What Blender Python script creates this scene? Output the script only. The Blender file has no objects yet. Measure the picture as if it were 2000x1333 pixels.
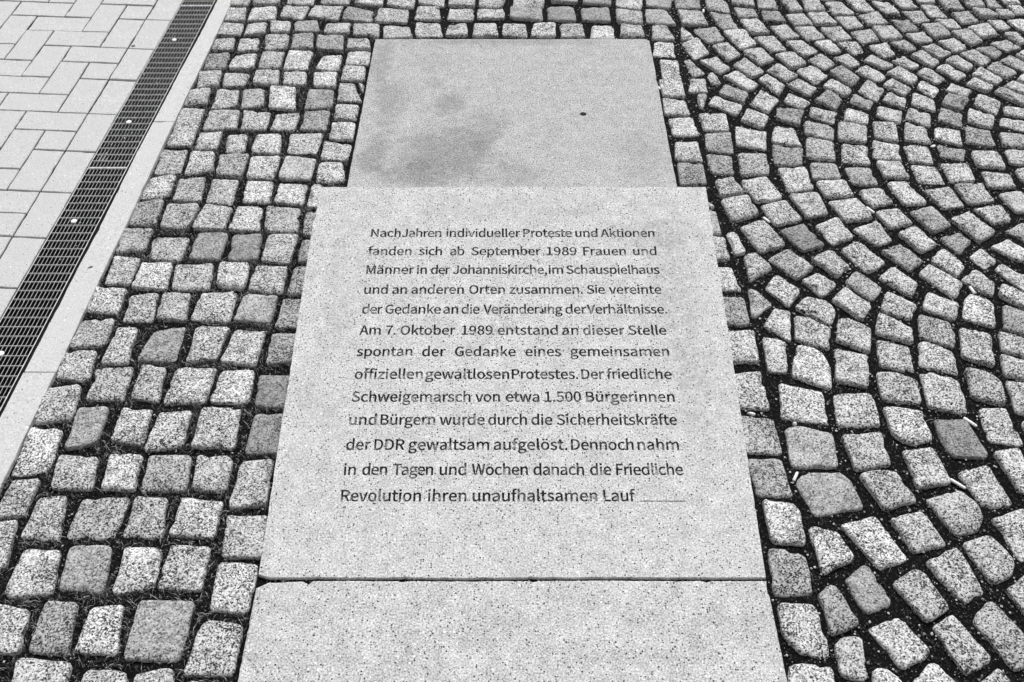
import bpy, math, random
import numpy as np
from mathutils import noise as mn, Vector
from math import radians, sin, cos, pi

C = bpy.context.scene.collection
SC = bpy.context.scene
rnd = random.Random(7)

# ------------------------------------------------------------ camera, light, exposure
cam = bpy.data.cameras.new('camera'); cam.lens = 33.75; cam.sensor_width = 36
cam.clip_start = 0.05; cam.clip_end = 300
co = bpy.data.objects.new('camera', cam); C.objects.link(co)
co.location = (0, 0, 1.75); co.rotation_euler = (radians(90 - 46.727), 0, 0)
SC.camera = co

SUN_EL, SUN_AZ = 52, 12          # the light comes from ahead, high, a little to the right
w = bpy.data.worlds.new('World'); SC.world = w; w.use_nodes = True
nt = w.node_tree; bg = nt.nodes['Background']
sky = nt.nodes.new('ShaderNodeTexSky'); sky.sky_type = 'NISHITA'; sky.sun_disc = False
sky.sun_elevation = radians(SUN_EL); sky.sun_rotation = radians(SUN_AZ); sky.dust_density = 4
hs = nt.nodes.new('ShaderNodeHueSaturation'); hs.inputs['Saturation'].default_value = 0
nt.links.new(sky.outputs[0], hs.inputs['Color']); nt.links.new(hs.outputs[0], bg.inputs['Color'])
bg.inputs['Strength'].default_value = 0.09
sl = bpy.data.lights.new('sun', 'SUN'); sl.energy = 1.5; sl.angle = radians(14)
so = bpy.data.objects.new('sun', sl); C.objects.link(so)
so.rotation_euler = (radians(90 - SUN_EL), 0, radians(180 - SUN_AZ))
so.location = (0, 3, 6)
SC.view_settings.view_transform = 'Standard'; SC.view_settings.look = 'None'
SC.view_settings.gamma = 1; SC.view_settings.use_curve_mapping = False
SC.view_settings.exposure = 0.55

# ------------------------------------------------------------ materials
def new_mat(name):
    m = bpy.data.materials.new(name); m.use_nodes = True
    b = m.node_tree.nodes['Principled BSDF']; b.inputs['Roughness'].default_value = 0.85
    b.inputs['Specular IOR Level'].default_value = 0.25
    return m, m.node_tree, b
def node(nt, t, **k):
    n = nt.nodes.new(t)
    for a, v in k.items(): setattr(n, a, v)
    return n
def math_n(nt, op, a, b=None, clamp=False):
    n = node(nt, 'ShaderNodeMath', operation=op, use_clamp=clamp)
    for i, v in enumerate((a, b)):
        if v is None: continue
        if isinstance(v, (int, float)): n.inputs[i].default_value = v
        else: nt.links.new(v, n.inputs[i])
    return n.outputs[0]
def noise(nt, vec, scale, detail=2, rough=0.5, dist=0):
    n = node(nt, 'ShaderNodeTexNoise'); n.inputs['Scale'].default_value = scale
    n.inputs['Detail'].default_value = detail; n.inputs['Roughness'].default_value = rough
    n.inputs['Distortion'].default_value = dist
    nt.links.new(vec, n.inputs['Vector']); return n.outputs['Fac']
def ramp(nt, fac, stops, interp='LINEAR'):
    r = node(nt, 'ShaderNodeValToRGB'); r.color_ramp.interpolation = interp
    e = r.color_ramp.elements
    while len(e) < len(stops): e.new(0.5)
    for q, (p, v) in zip(e, stops):
        q.position = p; q.color = (v, v, v, 1)
    nt.links.new(fac, r.inputs[0]); return r.outputs[0]
def mixc(nt, fac, a, b, mode='MIX'):
    n = node(nt, 'ShaderNodeMix', data_type='RGBA', blend_type=mode)
    for s, v in ((n.inputs[0], fac), (n.inputs[6], a), (n.inputs[7], b)):
        if isinstance(v, (int, float)):
            s.default_value = v if s == n.inputs[0] else (v, v, v, 1)
        else: nt.links.new(v, s)
    return n.outputs[2]
def bump(nt, b, h, dist, strength=1.0):
    n = node(nt, 'ShaderNodeBump'); n.inputs['Distance'].default_value = dist
    n.inputs['Strength'].default_value = strength
    nt.links.new(h, n.inputs['Height']); nt.links.new(n.outputs[0], b.inputs['Normal'])
def cells(nt, vec, scale, out='Color'):
    n = node(nt, 'ShaderNodeTexVoronoi'); n.inputs['Scale'].default_value = scale
    nt.links.new(vec, n.inputs['Vector']); return n

def granite():
    m, t, b = new_mat('granite')
    g = node(t, 'ShaderNodeNewGeometry'); oi = node(t, 'ShaderNodeObjectInfo')
    sh = node(t, 'ShaderNodeVectorMath', operation='MULTIPLY_ADD')
    sc = node(t, 'ShaderNodeCombineXYZ')
    for i in range(3): t.links.new(oi.outputs['Random'], sc.inputs[i])
    t.links.new(sc.outputs[0], sh.inputs[0]); sh.inputs[1].default_value = (7.3, 3.1, 5.7)
    t.links.new(g.outputs['Position'], sh.inputs[2]); v = sh.outputs[0]
    sep = node(t, 'ShaderNodeSeparateColor'); t.links.new(oi.outputs['Color'], sep.inputs[0])
    tone, con = sep.outputs[0], sep.outputs[1]
    n1 = noise(t, v, 300, 2, 0.6)
    vc = cells(t, v, 360); vb = node(t, 'ShaderNodeSeparateColor'); t.links.new(vc.outputs['Color'], vb.inputs[0])
    f = math_n(t, 'ADD', math_n(t, 'MULTIPLY', n1, 0.58), math_n(t, 'MULTIPLY', vb.outputs[0], 0.42))
    big = noise(t, v, 16, 3, 0.6)
    f = math_n(t, 'ADD', f, math_n(t, 'MULTIPLY', math_n(t, 'SUBTRACT', big, 0.5), 0.36))
    # contrast of the grain, per stone
    f = math_n(t, 'ADD', math_n(t, 'MULTIPLY', math_n(t, 'SUBTRACT', f, 0.5), con), 0.5)
    col = ramp(t, f, [(0.28, 0.012), (0.37, 0.10), (0.44, 0.34), (0.54, 0.54), (0.66, 0.80)])
    col = mixc(t, 1.0, col, tone, 'MULTIPLY')
    # grey dirt patches
    d = ramp(t, noise(t, v, 45, 3, 0.6), [(0.54, 1.0), (0.68, 0.6)])
    col = mixc(t, 1.0, col, d, 'MULTIPLY')
    t.links.new(col, b.inputs['Base Color'])
    bump(t, b, math_n(t, 'ADD', math_n(t, 'MULTIPLY', f, 0.5), math_n(t, 'MULTIPLY', noise(t, v, 70, 3), 1.8)), 0.0022, 0.8)
    b.inputs['Roughness'].default_value = 0.8
    return m

def concrete(name, base, grain=1.0, pits=0.5, patch=0.12, coarse=150, stain=None, gscale=260):
    """pale reconstituted stone: fine light grain, small dark pits and grey patches"""
    m, t, b = new_mat(name)
    tc = node(t, 'ShaderNodeTexCoord'); v = tc.outputs['Object']
    n1 = noise(t, v, gscale, 3, 0.8)
    n2 = noise(t, v, 13, 8, 0.8); n3 = noise(t, v, 38, 4, 0.7)
    val = math_n(t, 'ADD', base, math_n(t, 'MULTIPLY', math_n(t, 'SUBTRACT', n1, 0.5), 1.7 * grain))
    val = math_n(t, 'ADD', val, math_n(t, 'MULTIPLY', math_n(t, 'SUBTRACT', n2, 0.5), patch * 2.2))
    val = math_n(t, 'ADD', val, math_n(t, 'MULTIPLY', math_n(t, 'SUBTRACT', n3, 0.5), patch * 2.0))
    vo = cells(t, v, coarse); cs = node(t, 'ShaderNodeSeparateColor'); t.links.new(vo.outputs['Color'], cs.inputs[0])
    dens = math_n(t, 'MULTIPLY', ramp(t, n3, [(0.38, 0.25), (0.62, 1.0)]), pits)
    pick = math_n(t, 'LESS_THAN', cs.outputs[0], dens)
    size = math_n(t, 'MULTIPLY', cs.outputs[1], 0.46)
    pit = math_n(t, 'MULTIPLY', math_n(t, 'LESS_THAN', vo.outputs['Distance'], size), pick)
    vo2 = cells(t, v, coarse * 0.36); c2 = node(t, 'ShaderNodeSeparateColor'); t.links.new(vo2.outputs['Color'], c2.inputs[0])
    pit2 = math_n(t, 'MULTIPLY', math_n(t, 'LESS_THAN', vo2.outputs['Distance'], 0.14), math_n(t, 'LESS_THAN', c2.outputs[0], pits * 0.10))
    pit = math_n(t, 'MAXIMUM', pit, pit2)
    col = mixc(t, pit, val, 0.035)
    wht = math_n(t, 'MULTIPLY', math_n(t, 'LESS_THAN', vo2.outputs['Distance'], 0.20), math_n(t, 'GREATER_THAN', c2.outputs[1], 1 - 0.10 * grain))
    col = mixc(t, wht, col, min(0.9, base + 0.3))
    if stain: col = stain(t, v, col)
    t.links.new(col, b.inputs['Base Color'])
    bump(t, b, math_n(t, 'SUBTRACT', math_n(t, 'MULTIPLY', n1, 0.5), pit), 0.0012, 0.55)
    b.inputs['Roughness'].default_value = 0.82
    return m

def blotch(t, v, pos, rad, n, k=2.6):
    """0..1 mask of an uneven stain about pos"""
    d = node(t, 'ShaderNodeVectorMath', operation='SUBTRACT'); t.links.new(v, d.inputs[0]); d.inputs[1].default_value = pos
    s = node(t, 'ShaderNodeVectorMath', operation='DIVIDE'); t.links.new(d.outputs[0], s.inputs[0]); s.inputs[1].default_value = rad
    l = node(t, 'ShaderNodeVectorMath', operation='LENGTH'); t.links.new(s.outputs[0], l.inputs[0])
    q = math_n(t, 'ADD', l.outputs['Value'], math_n(t, 'MULTIPLY', math_n(t, 'SUBTRACT', n, 0.5), k))
    r = node(t, 'ShaderNodeMapRange'); r.inputs['From Min'].default_value = 1.1; r.inputs['From Max'].default_value = 0.45
    t.links.new(q, r.inputs['Value']); return r.outputs[0]
def stain_upper(t, v, col):
    n = noise(t, v, 14, 8, 0.78); gr = ramp(t, noise(t, v, 170, 4, 0.8), [(0.40, 0.25), (0.60, 1.0)])
    for p, r, s in (((-0.20, 0.46, 0), (0.17, 0.16, 1), 0.60), ((-0.09, 0.60, 0), (0.07, 0.14, 1), 0.34), ((-0.20, 0.74, 0), (0.055, 0.09, 1), 0.50),
                    ((-0.30, 0.36, 0), (0.12, 0.07, 1), 0.50), ((-0.42, 0.46, 0), (0.055, 0.11, 1), 0.55), ((-0.40, 0.76, 0), (0.055, 0.15, 1), 0.45),
                    ((-0.45, 1.00, 0), (0.045, 0.20, 1), 0.40), ((-0.02, 1.13, 0), (0.46, 0.03, 1), 0.34), ((0.02, 0.36, 0), (0.09, 0.07, 1), 0.32),
                    ((0.40, 0.45, 0), (0.07, 0.16, 1), 0.24), ((-0.27, 1.0, 0), (0.05, 0.10, 1), 0.24), ((-0.26, 0.86, 0), (0.04, 0.05, 1), 0.3)):
        col = mixc(t, math_n(t, 'MULTIPLY', math_n(t, 'MULTIPLY', blotch(t, v, p, r, n), s * 1.25), gr), col, 0.12)
    return col
def stain_text(t, v, col):
    n = noise(t, v, 16, 8, 0.80); gr = ramp(t, noise(t, v, 130, 4, 0.8), [(0.46, 0.0), (0.60, 1.0)])
    for p, r, s in (((0.40, 0.72, 0), (0.07, 0.26, 1), 0.30), ((0.42, 0.45, 0), (0.06, 0.16, 1), 0.30),
                    ((0.36, 0.92, 0), (0.14, 0.07, 1), 0.30), ((-0.42, 0.80, 0), (0.05, 0.30, 1), 0.16),
                    ((-0.44, 0.42, 0), (0.05, 0.10, 1), 0.14), ((0.02, 1.0, 0), (0.30, 0.05, 1), 0.2)):
        col = mixc(t, math_n(t, 'MULTIPLY', math_n(t, 'MULTIPLY', blotch(t, v, p, r, n), s * 1.25), gr), col, 0.14)
    return col
def stain_lower(t, v, col):
    n = noise(t, v, 16, 8, 0.80); gr = ramp(t, noise(t, v, 130, 4, 0.8), [(0.46, 0.0), (0.60, 1.0)])
    for p, r, s in (((-0.25, 0.90, 0), (0.30, 0.035, 1), 0.35), ((0.25, 0.86, 0), (0.24, 0.04, 1), 0.28), ((-0.45, 0.93, 0), (0.09, 0.05, 1), 0.3)):
        col = mixc(t, math_n(t, 'MULTIPLY', math_n(t, 'MULTIPLY', blotch(t, v, p, r, n), s * 1.25), gr), col, 0.15)
    return col

def dirt(name, lo, hi, scale=260):
    m, t, b = new_mat(name)
    g = node(t, 'ShaderNodeNewGeometry'); v = g.outputs['Position']
    n = noise(t, v, scale, 4, 0.75)
    t.links.new(ramp(t, n, [(0.40, lo), (0.56, lo * 1.6), (0.66, hi)]), b.inputs['Base Color'])
    bump(t, b, n, 0.004, 1.0); b.inputs['Roughness'].default_value = 0.95
    b.inputs['Specular IOR Level'].default_value = 0.1
    return m
def letter_dirt():
    """grime lying in the cut letters: dark, worn away in places"""
    m, t, b = new_mat('letter_grime')
    tc = node(t, 'ShaderNodeTexCoord'); v = tc.outputs['Object']
    worn = ramp(t, noise(t, v, 30, 5, 0.75), [(0.50, 0.0), (0.60, 1.0)])
    fine = noise(t, v, 260, 3, 0.8)
    dark = ramp(t, fine, [(0.42, 0.003), (0.66, 0.035)])
    lite = ramp(t, fine, [(0.40, 0.06), (0.56, 0.48)])
    t.links.new(mixc(t, worn, dark, lite), b.inputs['Base Color'])
    bump(t, b, fine, 0.0015, 0.7); return m
def plain(name, v, rough=0.6, metal=0.0, var=0.25, scale=120):
    m, t, b = new_mat(name)
    tc = node(t, 'ShaderNodeTexCoord')
    n = noise(t, tc.outputs['Object'], scale, 3, 0.6)
    t.links.new(ramp(t, n, [(0.3, v * (1 - var)), (0.7, min(0.95, v * (1 + var)))]), b.inputs['Base Color'])
    b.inputs['Roughness'].default_value = rough; b.inputs['Metallic'].default_value = metal
    return m
def far_paving():
    m, t, b = new_mat('far_cobbles')
    g = node(t, 'ShaderNodeNewGeometry')
    vo = cells(t, g.outputs['Position'], 10.5); vo.feature = 'DISTANCE_TO_EDGE'
    n = noise(t, g.outputs['Position'], 200, 3, 0.8)
    top = ramp(t, n, [(0.4, 0.2), (0.6, 0.6)])
    msk = ramp(t, vo.outputs['Distance'], [(0.05, 0.0), (0.11, 1.0)])
    t.links.new(mixc(t, msk, 0.02, top), b.inputs['Base Color'])
    bump(t, b, msk, 0.01); return m

M_GRAN = granite()
M_TEXT = concrete('inscribed_stone', 0.57, 1.15, 0.50, 0.22, 240, stain_text)
M_UP = concrete('upper_slab_stone', 0.41, 1.25, 0.42, 0.15, 250, stain_upper)
M_LOW = concrete('lower_slab_stone', 0.49, 1.15, 0.60, 0.24, 220, stain_lower)
M_PAVE = concrete('paver_concrete', 0.53, 0.55, 0.08, 0.05, 260, None, 280)
M_EDGE = concrete('edging_concrete', 0.56, 0.50, 0.08, 0.06, 260, None, 280)
M_JOINT = dirt('joint_dirt', 0.004, 0.05)
M_SAND = dirt('joint_sand', 0.012, 0.14, 420)
M_LET = letter_dirt()
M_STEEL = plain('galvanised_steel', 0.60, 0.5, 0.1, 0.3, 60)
M_STEELD = plain('dark_steel', 0.035, 0.45, 0.3, 0.5, 60)  # near-black tone for the upright sides of the grate bars
M_BOLT = plain('bright_bolt', 0.95, 0.6, 0.0, 0.04)
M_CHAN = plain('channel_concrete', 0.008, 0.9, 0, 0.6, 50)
M_WHITE = plain('white_paper', 0.85, 0.7, 0, 0.08)
M_GUM = plain('dark_gum', 0.025, 0.75, 0, 0.7, 300)
M_GREY = plain('grey_stain', 0.12, 0.8, 0, 0.3, 300)
M_GR = [plain('grain_dark', 0.05, 0.9, 0, 0.6, 300), plain('grain_mid', 0.26, 0.9, 0, 0.4, 300), plain('grain_light', 0.65, 0.8, 0, 0.2, 300)]
M_BL = [plain('moss_dark', 0.02, 0.9, 0, 0.6, 90), plain('moss_mid', 0.10, 0.9, 0, 0.5, 90), plain('dry_blade', 0.42, 0.8, 0, 0.3, 90)]
M_FAR = far_paving()

# ------------------------------------------------------------ helpers
def mesh_obj(name, verts, faces, mat, parent=None, smooth=False, loc=(0, 0, 0), mats=None, midx=None):
    me = bpy.data.meshes.new(name); me.from_pydata(verts, [], faces)
    for q in (mats or [mat]): me.materials.append(q)
    if midx is not None: me.polygons.foreach_set('material_index', midx)
    if smooth: me.polygons.foreach_set('use_smooth', [True] * len(me.polygons))
    me.update()
    o = bpy.data.objects.new(name, me); o.location = loc; C.objects.link(o)
    if parent: o.parent = parent
    return o
def tag(o, label=None, cat=None, group=None, kind=None):
    if label: o['label'] = label
    if cat: o['category'] = cat
    if group: o['group'] = group
    if kind: o['kind'] = kind
    return o
def empty(name, loc=(0, 0, 0), rot=(0, 0, 0)):
    o = bpy.data.objects.new(name, None); o.location = loc; o.rotation_euler = rot
    o.empty_display_size = 0.1; C.objects.link(o); return o
def area(P): return 0.5 * sum(a[0] * b[1] - a[1] * b[0] for a, b in zip(P, P[1:] + P[:1]))
def centroid(P):
    A = area(P); x = y = 0
    for a, b in zip(P, P[1:] + P[:1]):
        k = a[0] * b[1] - b[0] * a[1]; x += (a[0] + b[0]) * k; y += (a[1] + b[1]) * k
    return x / (6 * A), y / (6 * A)
def rounded(P, r, step):
    """outline with corners rounded by about r, resampled at step"""
    out = []
    P = [p for i, p in enumerate(P) if math.dist(p, P[i - 1]) > 0.002]
    n = len(P)
    for i in range(n):
        a, p, c = P[i - 1], P[i], P[(i + 1) % n]
        la, lc = math.dist(a, p), math.dist(p, c)
        ra, rc = min(r, la * 0.42), min(r, lc * 0.42)
        s = (p[0] + (a[0] - p[0]) * ra / la, p[1] + (a[1] - p[1]) * ra / la)
        e = (p[0] + (c[0] - p[0]) * rc / lc, p[1] + (c[1] - p[1]) * rc / lc)
        for k in range(4):
            t = k / 3
            out.append(((1 - t) ** 2 * s[0] + 2 * t * (1 - t) * p[0] + t * t * e[0], (1 - t) ** 2 * s[1] + 2 * t * (1 - t) * p[1] + t * t * e[1]))
    L = [0]
    for a, b in zip(out, out[1:] + out[:1]): L.append(L[-1] + math.dist(a, b))
    N = max(12, int(round(L[-1] / step))); res = []; j = 0
    for k in range(N):
        d = L[-1] * k / N
        while L[j + 1] < d: j += 1
        t = (d - L[j]) / max(1e-9, L[j + 1] - L[j]); a, b = out[j], out[(j + 1) % len(out)]
        res.append((a[0] + (b[0] - a[0]) * t, a[1] + (b[1] - a[1]) * t))
    return res
def wave(seed, amp, k=(2, 3, 4, 5, 7)):
    r = random.Random(seed); ps = [(q, r.uniform(0, 2 * pi), r.uniform(0.4, 1) / math.sqrt(q)) for q in k]
    return lambda t: amp * sum(a * sin(q * 2 * pi * t + p) for q, p, a in ps)
def stone_mesh(P, seed, r=0.011, step=0.009, drop=0.036, grow=-0.0010):
    """cobble with rounded shoulders and a slightly domed, uneven, tilted head"""
    rr = random.Random(seed)
    cx, cy = centroid(P)
    O = rounded([(x - cx, y - cy) for x, y in P], r * rr.uniform(0.6, 1.7), step)
    N = len(O); R = math.sqrt(abs(area(P)))
    tx, ty = rr.gauss(0, 0.030), rr.gauss(0, 0.030); h = rr.gauss(0, 0.0022)
    w1 = wave(seed, 0.0012); w2 = wave(seed + 5, 0.0016); w3 = wave(seed + 9, 0.0022, (1, 2, 3)); w4 = wave(seed + 3, 0.0012, (7, 9, 11, 14, 17))
    sh = wave(seed + 13, 0.5, (1, 2, 3, 4))
    chips = [(rr.random(), rr.uniform(0.012, 0.045), rr.uniform(0.0015, 0.0065)) for _ in range(rr.choice((1, 2, 3, 4)))]
    rough = rr.uniform(0.5, 1.5)
    dome = rr.uniform(0.0002, 0.0026)
    def surf(X, Y, e):
        p = Vector((X * 38 + seed * 3.7, Y * 38, seed * 1.3))
        q = Vector((X * 105 + seed * 3.7, Y * 105, seed * 2.3))
        return h + tx * X + ty * Y + e * dome + rough * (0.0017 * mn.noise(p) + 0.0008 * mn.noise(q))
    rings = []
    for j, (ins, z) in enumerate(((0.0015, -drop), (0.0006, -0.016), (-0.0002, -0.0075), (0.0008, -0.0034), (0.0030, -0.0011), (0.0085, 0.0))):
        ring = []
        for i, (x, y) in enumerate(O):
            t = i / N; d = math.hypot(x, y)
            k = max(0.0, min(2.2, 1 + sh(t)))
            ch = sum(c * max(0, 1 - (min(abs(t - a), 1 - abs(t - a)) / wd_) ** 2) for a, wd_, c in chips)
            jag = 0.0011 * mn.noise(Vector((x * 130 + seed, y * 130, seed * 0.7)))
            q = ins * (k if ins > 0 else 1) + (w1(t) + w4(t) * 0.6 + jag if j < 5 else w1(t) * 0.5) - grow + (ch * (0.3, 0.35, 0.7, 1, 0.9, 0.4)[j])
            f = max(0.3, 1 - q / d)
            X, Y = x * f, y * f
            zz = z * (0.5 + 0.5 * k) if j in (3, 4) else z
            if j >= 2: zz += surf(X, Y, 0.1 if j > 3 else 0) - (ch * 0.35 if j in (3, 4) else 0)
            ring.append((X, Y, zz))
        rings.append(ring)
    for sc_, e in ((0.62, 0.6), (0.32, 0.9)):
        rings.append([(x * sc_, y * sc_, surf(x * sc_, y * sc_, e)) for x, y in O])
    V = [v for q in rings for v in q]; F = []
    for j in range(len(rings) - 1):
        for i in range(N):
            a, b = j * N + i, j * N + (i + 1) % N
            F.append((a, b, b + N, a + N))
    V.append((0, 0, surf(0, 0, 1))); c = len(V) - 1; o = (len(rings) - 1) * N
    for i in range(N): F.append((o + i, o + (i + 1) % N, c))
    return (cx, cy), V, F

# ------------------------------------------------------------ slabs
SW = 0.516           # half width of the inscribed slab
SY0, SLEN, SLOPE = 0.988, 1.0758, math.atan(0.16)
UP = dict(x=0.4875, y0=1.975, y1=3.1255)
LOW = dict(x=0.5165, y0=-0.62, y1=0.981)

def slab(name, outline, mat, thick, label, cat, loc):
    """slab with a small worn arris all round"""
    V = []; F = []; N = len(outline)
    for ins, z in ((0, -thick), (0, -0.004), (0.0012, -0.0012), (0.0040, 0.0)):
        for x, y in outline:
            V.append((x, y, z, ins))
    cx = sum(p[0] for p in outline) / N; cy = sum(p[1] for p in outline) / N
    hx = max(p[0] for p in outline) - cx; hy = max(p[1] for p in outline) - cy
    V = [(x - (x - cx) / hx * i, y - (y - cy) / hy * i, z) for x, y, z, i in V]
    for j in range(3):
        for i in range(N):
            a, b = j * N + i, j * N + (i + 1) % N
            F.append((a, b, b + N, a + N))
    F.append(tuple(range(3 * N, 4 * N)))
    o = mesh_obj(name, V, F, mat, None, False, loc)
    return tag(o, label, cat)
def edge_pts(corners, step, amp, seed, chips=()):
    r = random.Random(seed); out = []
    for a, b in zip(corners, corners[1:] + corners[:1]):
        L = math.dist(a, b); n = max(1, int(L / step)); nx, ny = (b[1] - a[1]) / L, -(b[0] - a[0]) / L
        wv = wave(r.random() * 999, amp, (1, 2, 5, 9, 14, 23))
        for k in range(n):
            t = k / n; d = (wv(t) + r.gauss(0, amp * 0.55)) * min(1, 6 * t, 6 * (1 - t))
            if r.random() < 0.06: d -= r.uniform(0, amp * 3.5)
            out.append((a[0] + (b[0] - a[0]) * t + nx * d, a[1] + (b[1] - a[1]) * t + ny * d))
    return out
U, L_ = UP, LOW
uo = edge_pts([(-U['x'], 0), (U['x'], 0), (U['x'] + 0.001, U['y1'] - U['y0'] - 0.012), (U['x'] - 0.012, U['y1'] - U['y0']), (-U['x'], U['y1'] - U['y0'])], 0.012, 0.0007, 3)
slab('blank_slab', uo, M_UP, 0.06, 'flat blank stone slab with grey stains lying behind the inscribed stone', 'stone slab', (0, U['y0'], 0))
lo_h = L_['y1'] - L_['y0']
lo = edge_pts([(-L_['x'], 0), (L_['x'] + 0.004, 0), (L_['x'], lo_h), (-0.405, lo_h), (-0.412, lo_h - 0.008), (-0.425, lo_h - 0.001), (-0.495, lo_h - 0.004), (-L_['x'], lo_h - 0.016)], 0.012, 0.0008, 4)
slab('blank_slab', lo, M_LOW, 0.06, 'flat blank stone slab at the bottom edge below the inscribed stone', 'stone slab', (0, L_['y0'], 0))

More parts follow.
